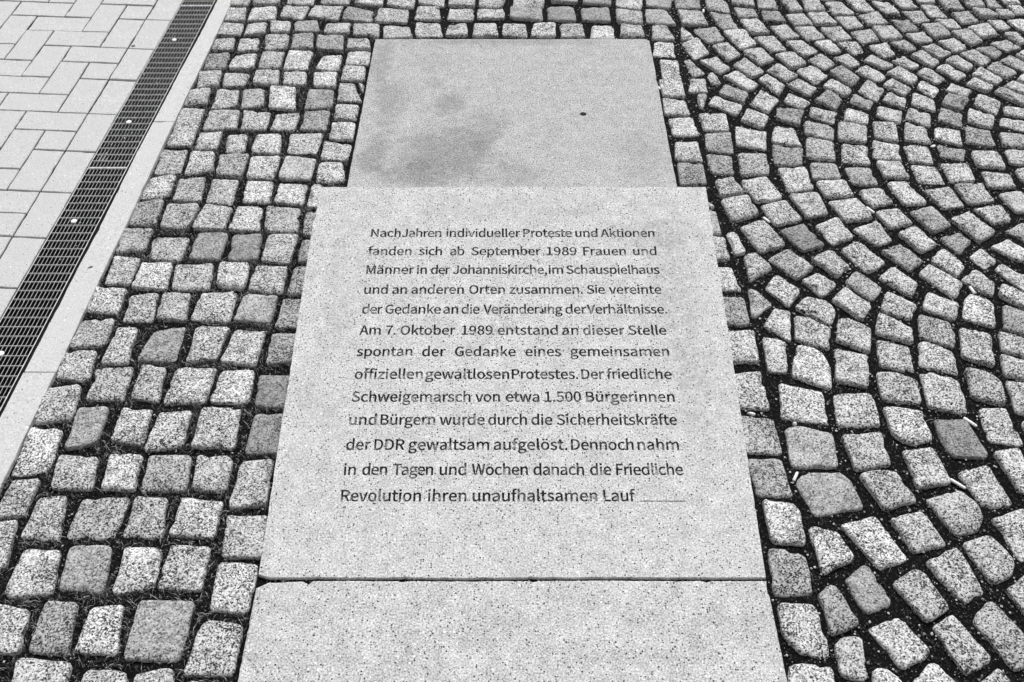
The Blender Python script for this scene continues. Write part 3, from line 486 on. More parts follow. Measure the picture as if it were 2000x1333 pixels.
# ------------------------------------------------------------ cobbles
DATA = """0 0 -1057 3372 -983 3362 -991 3482 -1074 3482
0 0 -870 3377 -874 3482 -981 3482 -971 3377
0 0 -742 3379 -750 3472 -857 3472 -843 3383
0 0 -607 3376 -609 3472 -726 3472 -719 3386
0 1 -483 3364 -484 3462 -594 3472 -588 3377
0 0 -363 3392 -364 3430 -366 3462 -474 3462 -474 3436 -469 3373 -365 3345
0 0 -1052 3257 -977 3257 -986 3352 -1057 3352
0 1 -862 3267 -879 3367 -900 3367 -967 3352 -971 3288 -968 3258
0 0 -856 3285 -773 3268 -764 3270 -753 3363 -851 3372
0 0 -630 3365 -633 3365 -743 3370 -753 3287 -634 3261
0 2 -625 3266 -511 3248 -511 3342 -599 3366 -617 3368 -623 3316
0 0 -382 3239 -381 3340 -391 3343 -497 3356 -502 3285 -502 3248
0 0 -971 3162 -974 3238 -1059 3248 -1057 3152 -970 3152
0 0 -886 3165 -891 3248 -964 3238 -961 3149 -951 3149
0 0 -802 3227 -805 3248 -879 3256 -884 3256 -869 3170 -799 3170
0 2 -786 3183 -691 3183 -712 3269 -720 3271 -797 3254
0 0 -639 3165 -585 3165 -585 3248 -681 3248 -680 3169
0 0 -573 3156 -475 3138 -480 3237 -491 3238 -576 3238 -576 3206
0 0 -461 3135 -351 3138 -371 3221 -470 3229
0 0 -977 3046 -986 3138 -1058 3129 -1057 3046
0 0 -963 3042 -891 3050 -900 3140 -974 3140
0 0 -789 3059 -793 3112 -798 3160 -843 3160 -884 3156 -870 3050
0 0 -697 3059 -708 3141 -712 3165 -787 3165 -780 3059
0 2 -688 3059 -589 3042 -596 3097 -602 3152 -702 3161
0 0 -582 3059 -497 3050 -494 3050 -506 3129 -589 3138 -587 3100 -584 3079
0 2 -1058 2924 -980 2932 -980 2969 -985 3037 -1006 3037 -1062 3024
0 0 -971 2924 -883 2924 -890 3041 -969 3025
0 0 -873 2932 -797 2932 -794 2933 -793 3041 -873 3041 -875 2964
0 1 -699 2925 -694 3042 -783 3050 -785 2936 -784 2925
0 1 -590 3024 -659 3016 -677 2928 -589 2913
0 0 -492 2949 -493 3041 -577 3041 -576 2957
0 0 -981 2823 -988 2916 -1067 2908 -1053 2808
0 0 -965 2813 -894 2820 -887 2900 -978 2908 -971 2813
0 0 -781 2828 -793 2924 -873 2915 -870 2828
0 0 -767 2828 -688 2820 -698 2915 -781 2915
0 1 -615 2908 -675 2908 -667 2820 -588 2805 -593 2904
0 0 -495 2852 -500 2940 -580 2948 -579 2852
0 0 -1066 2699 -994 2713 -1003 2809 -1028 2803 -1070 2789 -1070 2699
0 0 -895 2699 -908 2804 -980 2804 -980 2684
0 0 -847 2690 -808 2698 -824 2812 -895 2804 -885 2687
0 1 -794 2690 -700 2676 -721 2812 -801 2819 -808 2819
0 2 -584 2709 -591 2796 -678 2804 -676 2680 -584 2687
0 0 -575 2728 -491 2728 -529 2843 -581 2843
0 0 -503 2795 -494 2781 -493 2828 -517 2840 -509 2814
0 0 -993 2480 -996 2690 -1073 2690 -1074 2480
0 0 -871 2575 -878 2653 -880 2679 -978 2671 -982 2561
0 0 -862 2568 -777 2568 -778 2668 -870 2676 -866 2622
0 0 -768 2568 -699 2562 -687 2562 -682 2661 -764 2661 -768 2577
0 2 -586 2561 -588 2676 -614 2676 -671 2671 -672 2568
0 0 -499 2622 -496 2705 -574 2713 -575 2629 -537 2626
0 0 -911 2460 -913 2561 -917 2560 -985 2547 -984 2490 -983 2460
0 0 -822 2446 -829 2547 -898 2547 -889 2446
0 1 -711 2440 -726 2554 -805 2547 -810 2446 -715 2439
0 0 -696 2445 -601 2438 -593 2553 -702 2553
0 1 -495 2507 -499 2613 -524 2615 -576 2610 -576 2520
0 0 -588 2412 -499 2406 -498 2498 -557 2508 -586 2512
0 0 -994 2343 -1001 2471 -1084 2471 -1077 2337
0 0 -985 2335 -897 2348 -900 2369 -914 2451 -989 2451
0 0 -806 2317 -806 2437 -816 2437 -898 2437 -887 2330
0 0 -707 2312 -708 2431 -798 2425 -798 2399 -794 2318
0 5 -674 2310 -599 2310 -597 2425 -694 2432 -699 2348 -699 2312
0 0 -578 2298 -494 2298 -513 2393 -588 2399 -585 2298
0 0 -1002 2233 -1004 2334 -1014 2333 -1080 2316 -1087 2215
0 0 -988 2207 -921 2202 -902 2202 -902 2206 -915 2329 -992 2316
0 0 -810 2191 -812 2309 -822 2311 -892 2316 -894 2203
0 1 -703 2199 -707 2303 -789 2308 -787 2205
0 1 -602 2187 -604 2279 -604 2297 -693 2303 -696 2235 -695 2204
0 1 -594 2178 -524 2178 -565 2288 -595 2291
0 2 -1088 2098 -1007 2103 -1011 2222 -1092 2205
0 0 -995 2086 -913 2075 -901 2194 -997 2194
0 0 -904 2081 -832 2077 -809 2077 -804 2178 -866 2190 -889 2194
0 0 -709 2076 -716 2168 -719 2192 -744 2193 -795 2189 -798 2076
0 0 -701 2075 -625 2071 -600 2071 -609 2180 -624 2182 -638 2185 -710 2189
0 2 -588 2053 -524 2048 -524 2160 -593 2160
0 0 -1009 1990 -1010 2086 -1093 2086 -1091 1979
0 0 -896 2048 -1001 2053 -1001 2023 -993 1955 -901 1945
0 3 -886 1957 -794 1952 -794 2068 -883 2068
0 3 -777 1952 -693 1952 -693 1958 -695 2059 -784 2059
0 0 -685 1947 -604 1936 -596 2048 -597 2063 -685 2063
0 2 -587 1941 -524 1941 -524 2037 -583 2031
0 0 -1088 1861 -1016 1851 -1014 1910 -1014 1968 -1082 1972 -1089 1971
0 1 -911 1833 -920 1939 -946 1941 -1005 1941 -1008 1869 -1008 1841 -919 1833
0 0 -796 1835 -809 1941 -912 1936 -912 1931 -901 1834 -806 1834
0 1 -707 1834 -706 1883 -708 1936 -792 1941 -785 1844
0 0 -602 1827 -605 1926 -697 1931 -699 1832 -602 1817
0 2 -594 1816 -524 1816 -524 1926 -592 1931
0 1 -1100 1755 -1016 1745 -1015 1841 -1122 1851
0 0 -1000 1718 -918 1718 -929 1826 -1001 1816
0 0 -911 1722 -842 1718 -833 1721 -845 1827 -892 1827 -916 1825 -914 1758
0 0 -826 1726 -721 1713 -721 1828 -735 1830 -822 1826 -828 1742
0 3 -714 1722 -616 1709 -611 1811 -620 1812 -702 1816 -714 1742
0 2 -604 1695 -524 1699 -524 1807 -600 1807
0 0 -1089 1626 -1017 1633 -1015 1647 -1019 1736 -1101 1727 -1105 1626
0 0 -1014 1573 -945 1573 -941 1573 -950 1699 -1003 1699
0 3 -927 1581 -824 1581 -830 1714 -909 1687
0 0 -804 1577 -727 1585 -715 1699 -804 1704
0 0 -719 1577 -633 1565 -626 1566 -622 1686 -701 1690
0 2 -605 1568 -524 1577 -524 1677 -608 1677
0 0 -1106 1523 -1021 1515 -1022 1548 -1030 1618 -1116 1618
0 0 -1011 1455 -921 1455 -924 1568 -1014 1556 -1013 1505
0 0 -909 1466 -834 1447 -844 1560 -908 1568
0 0 -827 1443 -725 1451 -722 1483 -720 1564 -820 1564
0 1 -717 1447 -622 1447 -625 1558 -709 1550
0 4 -608 1435 -524 1427 -524 1535 -616 1543
0 0 -1025 1397 -1027 1461 -1033 1507 -1116 1494 -1114 1383
0 3 -944 1330 -946 1439 -1019 1435 -1016 1307
0 0 -919 1333 -841 1323 -841 1343 -843 1435 -919 1439
0 0 -746 1319 -752 1431 -831 1427 -834 1305
0 0 -732 1319 -629 1312 -635 1435 -729 1435
0 4 -606 1297 -524 1301 -524 1416 -602 1416
0 1 -1115 1238 -1030 1244 -1034 1371 -1105 1377 -1112 1376
0 0 -1011 1204 -917 1201 -932 1297 -1024 1300 -1024 1266
0 1 -824 1198 -831 1297 -911 1304 -901 1204
0 0 -816 1197 -712 1197 -718 1297 -819 1297
0 0 -701 1197 -623 1197 -625 1290 -710 1297
0 0 -611 1151 -529 1158 -535 1290 -608 1280
0 0 -1098 1130 -1043 1135 -1040 1234 -1106 1228 -1111 1129
0 0 -949 1072 -967 1190 -1029 1184 -1040 1082
0 0 -942 1078 -835 1078 -830 1151 -828 1187 -938 1187 -944 1092
0 0 -824 1084 -733 1078 -747 1181 -812 1189 -821 1190
0 0 -724 1085 -625 1078 -624 1174 -717 1184
0 0 -515 1032 -521 1141 -611 1138 -602 1032
0 0 -1065 997 -1037 1006 -1053 1125 -1111 1122
0 1 -1023 940 -922 948 -938 1054 -1015 1057
0 3 -916 957 -820 954 -833 1063 -925 1066 -921 991
0 0 -806 948 -724 962 -723 997 -726 1060 -809 1063
0 0 -717 960 -625 957 -628 1066 -714 1066 -716 1013
0 0 -603 915 -521 907 -520 1025 -584 1025 -606 1024
0 0 -945 823 -955 921 -1041 932 -1014 823
0 2 -934 830 -850 819 -864 934 -930 937
0 1 -844 827 -757 822 -773 932 -840 926 -844 832
0 3 -744 812 -634 809 -631 937 -744 937
0 0 -623 781 -526 781 -525 888 -612 896
0 0 -938 728 -826 716 -838 807 -916 816 -947 816
0 0 -819 716 -712 704 -730 796 -814 799
0 0 -705 704 -616 704 -616 711 -644 801 -713 786
0 0 -607 685 -529 681 -534 771 -611 771
0 0 -252 3358 -254 3484 -358 3484 -352 3389
0 0 -137 3434 -137 3484 -242 3484 -240 3365 -138 3357
0 0 -35 3357 -16 3484 -125 3484 -126 3357
0 0 -360 3271 -258 3257 -270 3354 -279 3357 -355 3364
0 0 -142 3257 -138 3348 -234 3355 -240 3264
0 0 -130 3272 -26 3272 -27 3348 -129 3348
0 0 -342 3140 -248 3147 -247 3158 -261 3242 -351 3242 -351 3176 -347 3158
0 0 -239 3147 -157 3147 -164 3249 -232 3235
0 0 -143 3140 -48 3147 -56 3242 -138 3235
0 0 118 3357 129 3476 8 3476 0 3365
0 3 146 3396 246 3388 257 3476 144 3476
0 3 265 3388 371 3372 382 3476 269 3476
0 0 386 3364 476 3335 482 3334 496 3425 501 3476 398 3476
0 3 610 3476 510 3476 500 3372 594 3342
0 3 -8 3272 116 3257 110 3348 -8 3356
0 4 127 3264 239 3249 229 3356 130 3356
0 4 254 3257 362 3249 362 3356 255 3349
0 0 485 3324 384 3340 381 3246 479 3231
0 3 600 3224 573 3339 543 3349 495 3349 489 3246
0 0 -37 3147 58 3140 51 3235 -34 3242
0 1 67 3147 157 3140 160 3242 75 3242 66 3151
0 0 175 3133 263 3140 257 3235 171 3235
0 1 277 3133 369 3133 368 3227 290 3227
0 0 384 3140 479 3140 473 3223 396 3234
0 0 582 3119 562 3223 539 3227 509 3227 496 3126
0 1 488 3014 573 3007 574 3111 565 3111 505 3111
0 1 576 2867 574 2987 510 2987 508 2867
1 2 703 3342 709 3443 615 3443 611 3410 609 3349
1 0 809 3310 810 3419 727 3427 725 3333
1 0 906 3357 908 3368 909 3476 831 3476 825 3388
1 0 992 3342 992 3443 927 3459 915 3350
1 0 1038 3320 1081 3333 1081 3337 1069 3419 1010 3435 1029 3321
1 0 1090 3333 1169 3333 1156 3427 1094 3443
1 0 622 3227 718 3227 702 3332 612 3340 617 3237
1 2 758 3198 822 3205 804 3302 800 3303 727 3318
1 0 910 3288 902 3348 825 3364 834 3281
1 2 922 3264 1005 3249 993 3325 934 3339 924 3340
1 0 1097 3224 1077 3307 1007 3314 1024 3224
1 0 1106 3227 1177 3227 1182 3228 1162 3318 1090 3318 1102 3241
1 1 600 3118 649 3135 657 3140 613 3224
1 0 760 3119 739 3220 648 3205 696 3097
1 1 809 3058 869 3089 839 3190 756 3183 805 3056
1 0 858 3162 930 3169 902 3278 833 3271 850 3186
1 0 962 3126 1031 3140 998 3235 932 3220
1 0 1048 3118 1120 3133 1097 3215 1048 3215 1020 3212
1 0 1214 3126 1192 3219 1113 3212 1119 3188 1144 3112
1 0 694 3036 661 3131 595 3096 634 2988
1 0 747 2980 803 3021 767 3111 702 3090
1 0 907 3042 967 3055 938 3154 863 3140 865 3134
1 0 1078 3043 1031 3126 967 3111 1017 3008
1 0 1111 3028 1158 3041 1130 3125 1065 3111
1 0 659 2900 616 3007 593 2994 612 2877
1 0 749 2928 713 3014 649 2989 646 2987 706 2895
1 0 812 3013 755 2961 812 2871 863 2908
1 0 854 2948 911 2987 876 3068 808 3048 842 2973
1 0 955 2927 1018 2960 985 3042 915 3028
1 0 1069 2921 1117 2960 1081 3034 1067 3026 1018 2994
1 0 708 2844 685 2910 684 2913 660 2887 671 2825
1 0 790 2789 829 2825 787 2893 766 2927 718 2893 712 2888 782 2795
1 1 882 2763 916 2822 865 2899 861 2895 829 2863
1 0 974 2883 917 2967 867 2921 922 2851
1 0 1074 2882 1031 2954 967 2914 1018 2831
1 0 525 2757 577 2757 569 2858 514 2858 493 2856 496 2761
1 0 651 2783 653 2868 601 2868 584 2783
1 2 757 2720 789 2779 713 2835 681 2775
1 0 878 2735 829 2806 775 2708 830 2663
1 0 982 2757 1018 2800 968 2868 962 2865 921 2832 932 2815
1 0 984 2728 920 2792 888 2731 948 2686
1 2 1052 2679 1088 2732 1056 2788 1047 2797 992 2738
1 0 491 2649 551 2645 576 2645 572 2740 493 2752
1 0 606 2696 620 2682 649 2773 613 2773
1 0 724 2644 753 2696 670 2769 644 2729 643 2723 641 2718
1 0 605 2564 662 2560 688 2560 694 2658 685 2666 601 2661
1 0 830 2643 762 2690 730 2620 796 2570
1 2 847 2632 913 2586 948 2673 863 2695 858 2688
1 0 1027 2596 1052 2667 973 2701 969 2696 956 2648
1 1 504 2536 591 2536 582 2636 500 2636
1 1 696 2481 786 2460 804 2558 708 2586 698 2502
1 0 807 2503 862 2483 898 2473 899 2479 899 2581 834 2597
1 0 918 2547 1006 2508 1024 2587 1011 2596 937 2620
1 2 600 2460 683 2439 691 2540 692 2551 606 2551
1 2 668 2332 674 2428 594 2438 596 2342
1 0 776 2337 783 2444 693 2444 684 2332
1 2 794 2381 881 2381 898 2464 808 2490
1 0 899 2422 976 2404 988 2404 1003 2497 921 2529
1 0 897 2315 949 2315 986 2319 989 2395 906 2400 896 2330
1 0 496 2407 582 2397 581 2508 508 2508
1 2 579 2286 580 2386 500 2391 496 2282
1 0 538 2173 591 2180 524 2271 524 2275 524 2173
1 0 633 2231 684 2246 661 2324 657 2324 604 2310 606 2225
1 0 709 2199 762 2211 792 2221 766 2328 753 2327 674 2310
1 0 811 2251 893 2265 884 2371 800 2366
1 0 1005 2234 992 2311 902 2301 915 2219
1 0 624 2111 711 2143 690 2231 689 2235 605 2216
1 0 743 2093 830 2125 797 2214 717 2186
1 0 840 2129 912 2152 900 2256 809 2242
1 0 946 2111 1032 2129 1009 2222 949 2216 917 2211
1 3 524 2062 561 2060 589 2060 588 2164 524 2164
1 0 524 1951 596 1951 595 2030 593 2051 524 2051
1 0 610 1972 643 1980 630 2075 599 2067
1 0 682 1980 762 2014 714 2125 641 2093
1 4 798 1984 867 2014 827 2111 752 2080
1 0 886 2014 956 2045 929 2138 855 2107
1 0 1267 3303 1242 3403 1174 3403 1185 3303
1 0 1279 3333 1336 3333 1351 3337 1333 3427 1256 3443
1 0 1383 3310 1440 3310 1416 3403 1349 3411
1 0 1453 3356 1506 3349 1512 3349 1507 3427 1432 3435
1 0 1590 3384 1598 3460 1524 3460 1527 3392
1 0 1612 3341 1684 3333 1681 3427 1606 3435
1 0 1704 3356 1762 3356 1765 3357 1761 3435 1695 3435
1 0 1821 3429 1787 3443 1777 3356 1830 3349
1 0 1914 3384 1905 3435 1845 3443 1849 3391
1 0 1328 3226 1370 3235 1356 3329 1276 3306 1297 3221
1 0 1213 3198 1283 3212 1263 3294 1254 3294 1185 3287
1 0 1473 3242 1532 3257 1523 3339 1445 3340
1 0 1541 3287 1606 3287 1610 3288 1591 3375 1553 3380 1526 3380
1 0 1707 3250 1694 3325 1620 3317 1639 3235
1 0 1728 3280 1751 3280 1789 3284 1787 3296 1771 3348 1703 3340
1 0 1846 3340 1790 3340 1798 3282 1826 3285 1854 3288
1 0 1861 3304 1912 3310 1901 3376 1884 3378 1851 3374
1 0 1243 3097 1310 3118 1307 3138 1295 3197 1213 3183
1 0 1398 3134 1383 3226 1301 3212 1320 3119 1379 3129
1 2 1408 3183 1473 3190 1456 3268 1455 3272 1388 3272
1 0 1507 3133 1575 3154 1567 3202 1552 3240 1484 3227
1 0 1578 3199 1633 3205 1620 3277 1549 3273
1 0 1678 3134 1745 3154 1735 3232 1732 3242 1650 3228
1 0 1759 3191 1811 3204 1798 3273 1734 3266
1 1 1841 3176 1890 3190 1879 3280 1809 3265 1812 3248
1 0 1435 3097 1501 3111 1487 3178 1485 3183 1408 3169
1 0 1622 3083 1676 3110 1649 3197 1579 3183 1580 3178
1 0 1798 3091 1833 3104 1817 3183 1761 3169
1 0 1740 3044 1798 3069 1793 3080 1779 3109 1766 3138 1693 3107
1 0 1608 3064 1583 3140 1510 3118 1548 3036
1 1 1195 3021 1236 3042 1227 3117 1176 3109 1150 3104
1 1 1293 3001 1344 3021 1329 3111 1254 3083
1 0 1385 3035 1425 3062 1400 3125 1339 3111
1 0 1487 2994 1520 3017 1536 3029 1489 3097 1440 3076
1 2 1714 3030 1704 3076 1695 3088 1629 3069 1640 3050 1678 2992 1696 3011
1 0 1631 2954 1662 2987 1617 3055 1561 3028 1617 2941
1 0 1787 2975 1819 3001 1797 3055 1754 3028 1774 2993
1 0 1160 2934 1201 2958 1205 2961 1174 3035 1110 3007
1 5 1274 2927 1307 2944 1313 2948 1254 3028 1215 2987
1 0 1366 2921 1402 2947 1363 3021 1309 2980
1 0 1477 2969 1435 3048 1386 3014 1439 2936
1 0 1553 2914 1586 2941 1548 3026 1496 2986
1 0 1673 2869 1725 2905 1673 2983 1623 2933
1 0 1752 2910 1797 2945 1738 3026 1692 2994 1687 2988
1 2 1132 2818 1179 2869 1126 2954 1077 2908
1 0 1231 2844 1258 2866 1269 2878 1216 2960 1166 2914
1 1 1379 2870 1326 2946 1273 2907 1340 2832
1 0 1426 2831 1467 2863 1421 2941 1373 2908
1 0 1503 2856 1548 2888 1494 2960 1457 2940 1449 2932
1 1 1660 2863 1604 2941 1559 2896 1624 2827
1 0 1740 2825 1775 2856 1755 2892 1744 2906 1698 2865 1712 2848
1 0 1135 2795 1080 2875 1038 2821 1100 2754
1 0 1243 2800 1198 2863 1147 2794 1197 2727
1 0 1334 2801 1281 2879 1240 2828 1297 2764
1 1 1392 2750 1429 2806 1377 2855 1373 2852 1349 2812
1 0 1497 2752 1534 2793 1475 2844 1441 2800 1487 2759
1 0 1611 2814 1573 2868 1562 2880 1521 2837 1574 2777
1 0 1714 2757 1749 2791 1689 2861 1639 2819 1645 2813
1 0 1695 2749 1628 2817 1596 2785 1674 2698
1 2 1161 2679 1186 2726 1184 2729 1134 2780 1131 2776 1103 2726
1 0 1302 2745 1252 2793 1224 2753 1221 2749 1214 2738 1275 2685
1 0 1376 2678 1392 2738 1333 2786 1330 2784 1304 2714 1372 2668
1 2 1456 2667 1502 2737 1441 2780 1401 2714
1 0 1607 2728 1547 2781 1503 2708 1564 2651
1 1 1134 2597 1155 2655 1089 2696 1058 2620
1 0 1239 2600 1266 2673 1191 2702 1170 2646
1 0 1261 2632 1331 2581 1353 2655 1290 2696
1 2 1455 2655 1394 2695 1361 2619 1426 2575
1 0 1454 2609 1524 2575 1554 2643 1484 2690
1 0 1652 2633 1673 2689 1605 2706 1599 2695 1588 2657
1 0 1551 2597 1624 2558 1649 2625 1637 2629 1574 2643
1 0 1105 2495 1128 2586 1043 2615 1016 2511
1 0 1136 2530 1207 2497 1223 2600 1215 2605 1153 2620
1 0 1225 2514 1307 2492 1315 2581 1254 2609
1 1 1322 2519 1399 2481 1420 2564 1342 2586
1 2 1414 2497 1502 2476 1513 2564 1442 2592
1 0 1520 2481 1580 2472 1593 2472 1618 2541 1537 2558
1 0 1088 2383 1104 2481 1057 2494 1026 2500 1002 2398
1 0 1187 2403 1204 2487 1127 2519 1104 2419
1 0 1209 2402 1269 2389 1282 2388 1292 2481 1215 2492
1 2 1313 2428 1382 2407 1404 2465 1320 2492
1 0 1406 2376 1496 2361 1496 2449 1415 2460
1 0 1575 2382 1599 2463 1520 2463 1512 2388
1 2 1012 2285 1072 2281 1087 2284 1087 2374 1077 2376 1003 2376
1 0 1112 2320 1190 2315 1182 2395 1170 2397 1106 2402
1 0 1209 2295 1287 2291 1292 2292 1284 2379 1207 2384
1 0 1303 2295 1381 2300 1386 2391 1301 2397
1 0 1407 2271 1489 2271 1492 2271 1495 2340 1411 2355
1 0 1524 2285 1557 2300 1564 2375 1560 2375 1512 2361
1 0 1035 2175 1110 2199 1093 2277 1017 2262
1 1 1134 2189 1197 2193 1205 2197 1169 2305 1110 2300
1 0 1243 2171 1313 2185 1294 2284 1209 2259
1 0 1322 2194 1407 2208 1393 2290 1306 2285
1 5 1449 2152 1520 2171 1502 2265 1423 2246
1 0 1064 2084 1121 2098 1137 2106 1113 2180 1042 2157
1 2 1181 2062 1244 2098 1216 2191 1140 2164
1 0 1297 2023 1358 2066 1313 2166 1248 2129
1 0 1364 2102 1423 2120 1416 2194 1330 2175
1 0 1435 2019 1470 2045 1450 2116 1388 2080
1 0 1007 2010 1061 2031 1039 2120 957 2084
1 0 1123 1980 1178 2014 1140 2098 1079 2067
1 2 1231 1976 1281 2036 1254 2075 1190 2045
1 0 1384 1943 1430 1976 1383 2049 1321 2010
1 0 632 1865 707 1918 665 1980 632 1967
1 0 816 1915 759 2001 696 1963 758 1874
1 0 872 1881 917 1930 882 1997 812 1959
1 0 524 1830 610 1834 596 1930 524 1930
1 2 524 1709 601 1702 610 1714 609 1807 524 1818
1 0 682 1784 641 1842 623 1846 617 1752 618 1726
1 1 719 1769 767 1834 712 1902 664 1850
1 0 867 1858 822 1909 770 1873 813 1804
1 0 839 1751 825 1791 770 1814 730 1769 812 1703
1 0 721 1759 680 1772 639 1704 701 1647
1 0 791 1618 811 1695 756 1739 725 1739 710 1655
1 0 524 1576 608 1576 615 1688 524 1691
1 0 622 1546 671 1543 675 1554 676 1557 688 1649 682 1654 630 1673
1 1 675 1531 766 1490 780 1559 769 1610 741 1633 736 1635 711 1638 693 1585
1 0 956 1898 1020 1943 959 2031 902 1997
1 0 1073 1906 1125 1951 1074 2019 1013 1989
1 0 1194 1885 1234 1934 1185 2001 1136 1951
1 0 1326 1951 1294 2006 1248 1968 1277 1914
1 0 942 1792 986 1846 927 1914 882 1865
1 0 1050 1803 1083 1862 1029 1934 977 1885
1 0 1161 1799 1200 1854 1130 1938 1090 1898
1 0 1260 1807 1289 1862 1250 1922 1195 1873
1 0 1362 1820 1399 1877 1329 1943 1311 1930 1300 1921 1358 1823
1 0 937 1780 880 1846 832 1799 898 1719
1 0 1023 1721 1055 1776 988 1834 950 1761
1 0 1136 1720 1165 1780 1095 1830 1060 1765
1 1 1229 1694 1257 1784 1208 1830 1185 1807 1155 1730
1 0 1276 1815 1332 1758 1337 1755 1358 1813 1299 1860
1 2 1247 1695 1307 1659 1339 1745 1278 1783
1 0 811 1652 887 1607 914 1694 871 1732 839 1735 837 1732
1 0 1004 1637 1016 1688 970 1742 942 1750 918 1676
1 0 1023 1666 1079 1637 1103 1625 1119 1662 1122 1674 1119 1717 1045 1743
1 0 1110 1596 1182 1559 1210 1670 1193 1688 1137 1702
1 0 1215 1617 1280 1590 1301 1645 1257 1671 1229 1685
1 0 780 1516 855 1494 883 1600 804 1631
1 0 991 1624 992 1635 977 1641 915 1656 899 1566 983 1543
1 0 1087 1537 1103 1616 1018 1658 997 1567
1 0 1254 1517 1278 1583 1209 1607 1191 1534
1 0 524 1434 608 1427 606 1553 524 1539
1 1 627 1403 740 1385 744 1487 642 1516
1 0 614 1300 613 1403 524 1409 524 1300
1 3 730 1261 742 1361 671 1385 627 1376 623 1261
1 2 534 1187 616 1184 609 1293 583 1293 524 1291
1 0 753 1379 854 1376 861 1478 764 1478
1 0 876 1459 970 1443 979 1523 935 1549 885 1549
1 0 980 1436 1069 1412 1086 1516 1053 1541 1027 1549 991 1549
1 0 1167 1438 1180 1516 1146 1549 1102 1559 1094 1460
1 0 1180 1415 1230 1409 1245 1512 1237 1514 1191 1520
1 1 873 1352 913 1323 921 1325 966 1340 960 1424 870 1437
1 4 977 1331 993 1291 1070 1288 1078 1300 1058 1400 983 1403
1 0 1169 1321 1163 1432 1157 1434 1095 1434 1088 1335
1 0 764 1252 848 1268 852 1361 754 1355
1 0 887 1205 970 1219 959 1325 883 1310
1 0 1111 1191 1158 1203 1150 1317 1147 1317 1086 1305
1 0 1018 1153 1089 1164 1065 1273 987 1249
1 0 936 1085 985 1096 1009 1130 1008 1159 1005 1169 979 1206 896 1179
1 0 1049 1025 1123 1046 1102 1159 1023 1130
1 0 912 1064 883 1150 806 1130 832 1043
1 3 648 1134 762 1155 747 1235 729 1254 715 1254 645 1249 622 1224
1 0 802 1147 880 1173 852 1249 831 1254 766 1241
1 1 542 1069 615 1062 621 1145 609 1168 542 1179
1 0 634 993 710 1030 687 1096 643 1114 627 1109
1 1 754 1004 820 1030 778 1140 696 1114
1 2 525 947 607 949 611 1039 583 1052 531 1059
1 0 526 865 550 824 607 815 612 832 614 853 606 933 527 933
1 2 618 916 621 859 679 882 684 890 659 967 643 974 614 958 614 941
1 3 692 923 703 907 753 926 760 940 734 1019 723 1022 677 987
1 0 618 796 624 779 659 770 669 774 672 783 674 792 682 862 649 862 635 856 621 843
1 0 515 750 608 750 611 800 550 809 526 803
1 0 666 738 742 738 734 770 710 800 684 797
1 0 868 984 906 930 954 953 937 1033 929 1058 917 1058 906 1055 881 1037 850 1026
1 0 958 1012 974 967 1024 994 1040 1029 1005 1093 939 1069
1 0 738 794 793 815 807 830 764 910 696 878
1 0 863 914 871 923 843 1005 827 1012 767 977 815 888
1 0 857 779 922 815 873 910 834 890 823 884
1 0 953 788 1004 809 1008 852 960 943 903 900
1 0 1022 890 1065 923 1050 998 994 963
1 0 792 724 845 758 809 818 779 794 749 770
1 0 913 710 966 738 925 800 881 773"""
traced = []
for l in DATA.split('\n'):
    t = l.split(); q = [int(v) / 1000 for v in t[2:]]
    traced.append(('LR'[int(t[0])], ('n', 'l', 'd', 's', 'ds', 'ls')[int(t[1])], list(zip(q[::2], q[1::2]))))

# pavement outside what the photograph shows goes on in the same size of stone
def strip_x(y): return -1.1150 + (y - 1.34) * 0.0314        # right edge of the concrete edging
def clip(P, n, d):
    out = []
    for i in range(len(P)):
        a, b = P[i], P[(i + 1) % len(P)]
        da = n[0] * a[0] + n[1] * a[1] - d; db = n[0] * b[0] + n[1] * b[1] - d
        if da <= 0: out.append(a)
        if da * db < 0:
            t = da / (da - db); out.append((a[0] + (b[0] - a[0]) * t, a[1] + (b[1] - a[1]) * t))
    return out
allc = [(centroid(P), False) for _, _, P in traced]
X0, X1, Y0, Y1 = -1.25, 3.1, -0.1, 4.7
def blocked(x, y):
    if x < strip_x(y) + 0.035: return True
    if -0.555 < x < 0.555 and y < 2.06: return True
    if -0.53 < x < 0.53 and 1.9 < y < 3.165: return True
    return False
grid = {}
def gadd(c, i): grid.setdefault((int(c[0] // 0.12), int(c[1] // 0.12)), []).append(i)
def gnear(c, r=1):
    gx, gy = int(c[0] // 0.12), int(c[1] // 0.12)
    return [i for a in range(-r, r + 1) for b in range(-r, r + 1) for i in grid.get((gx + a, gy + b), [])]
for i, (c, _) in enumerate(allc): gadd(c, i)
def inpoly(P, x, y):
    r = False
    for a, b in zip(P, P[1:] + P[:1]):
        if (a[1] > y) != (b[1] > y) and x < (b[0] - a[0]) * (y - a[1]) / (b[1] - a[1]) + a[0]: r = not r
    return r
fill_from = len(allc)
for it in range(2):
    s = 0.098; rows = int((Y1 - Y0) / (s * 0.9)) + 20
    for a in range(-60, 70):
        for b in range(-60, 70):
            if X0 > 9: continue
            u, v = a * s, b * s * 0.97 + (0.5 * s if a % 2 else 0)
            ang = 0.62 if it == 0 else 0.1
            x = 1.0 + u * cos(ang) - v * sin(ang); y = 2.2 + u * sin(ang) + v * cos(ang)
            x += rnd.uniform(-0.006, 0.006); y += rnd.uniform(-0.006, 0.006)
            if not (X0 < x < X1 and Y0 < y < Y1) or blocked(x, y): continue
            if any(math.dist(allc[i][0], (x, y)) < 0.083 for i in gnear((x, y))): continue
            if any(i < fill_from and inpoly(traced[i][2], x, y) for i in gnear((x, y))): continue
            allc.append(((x, y), True)); gadd((x, y), len(allc) - 1)
fillers = []
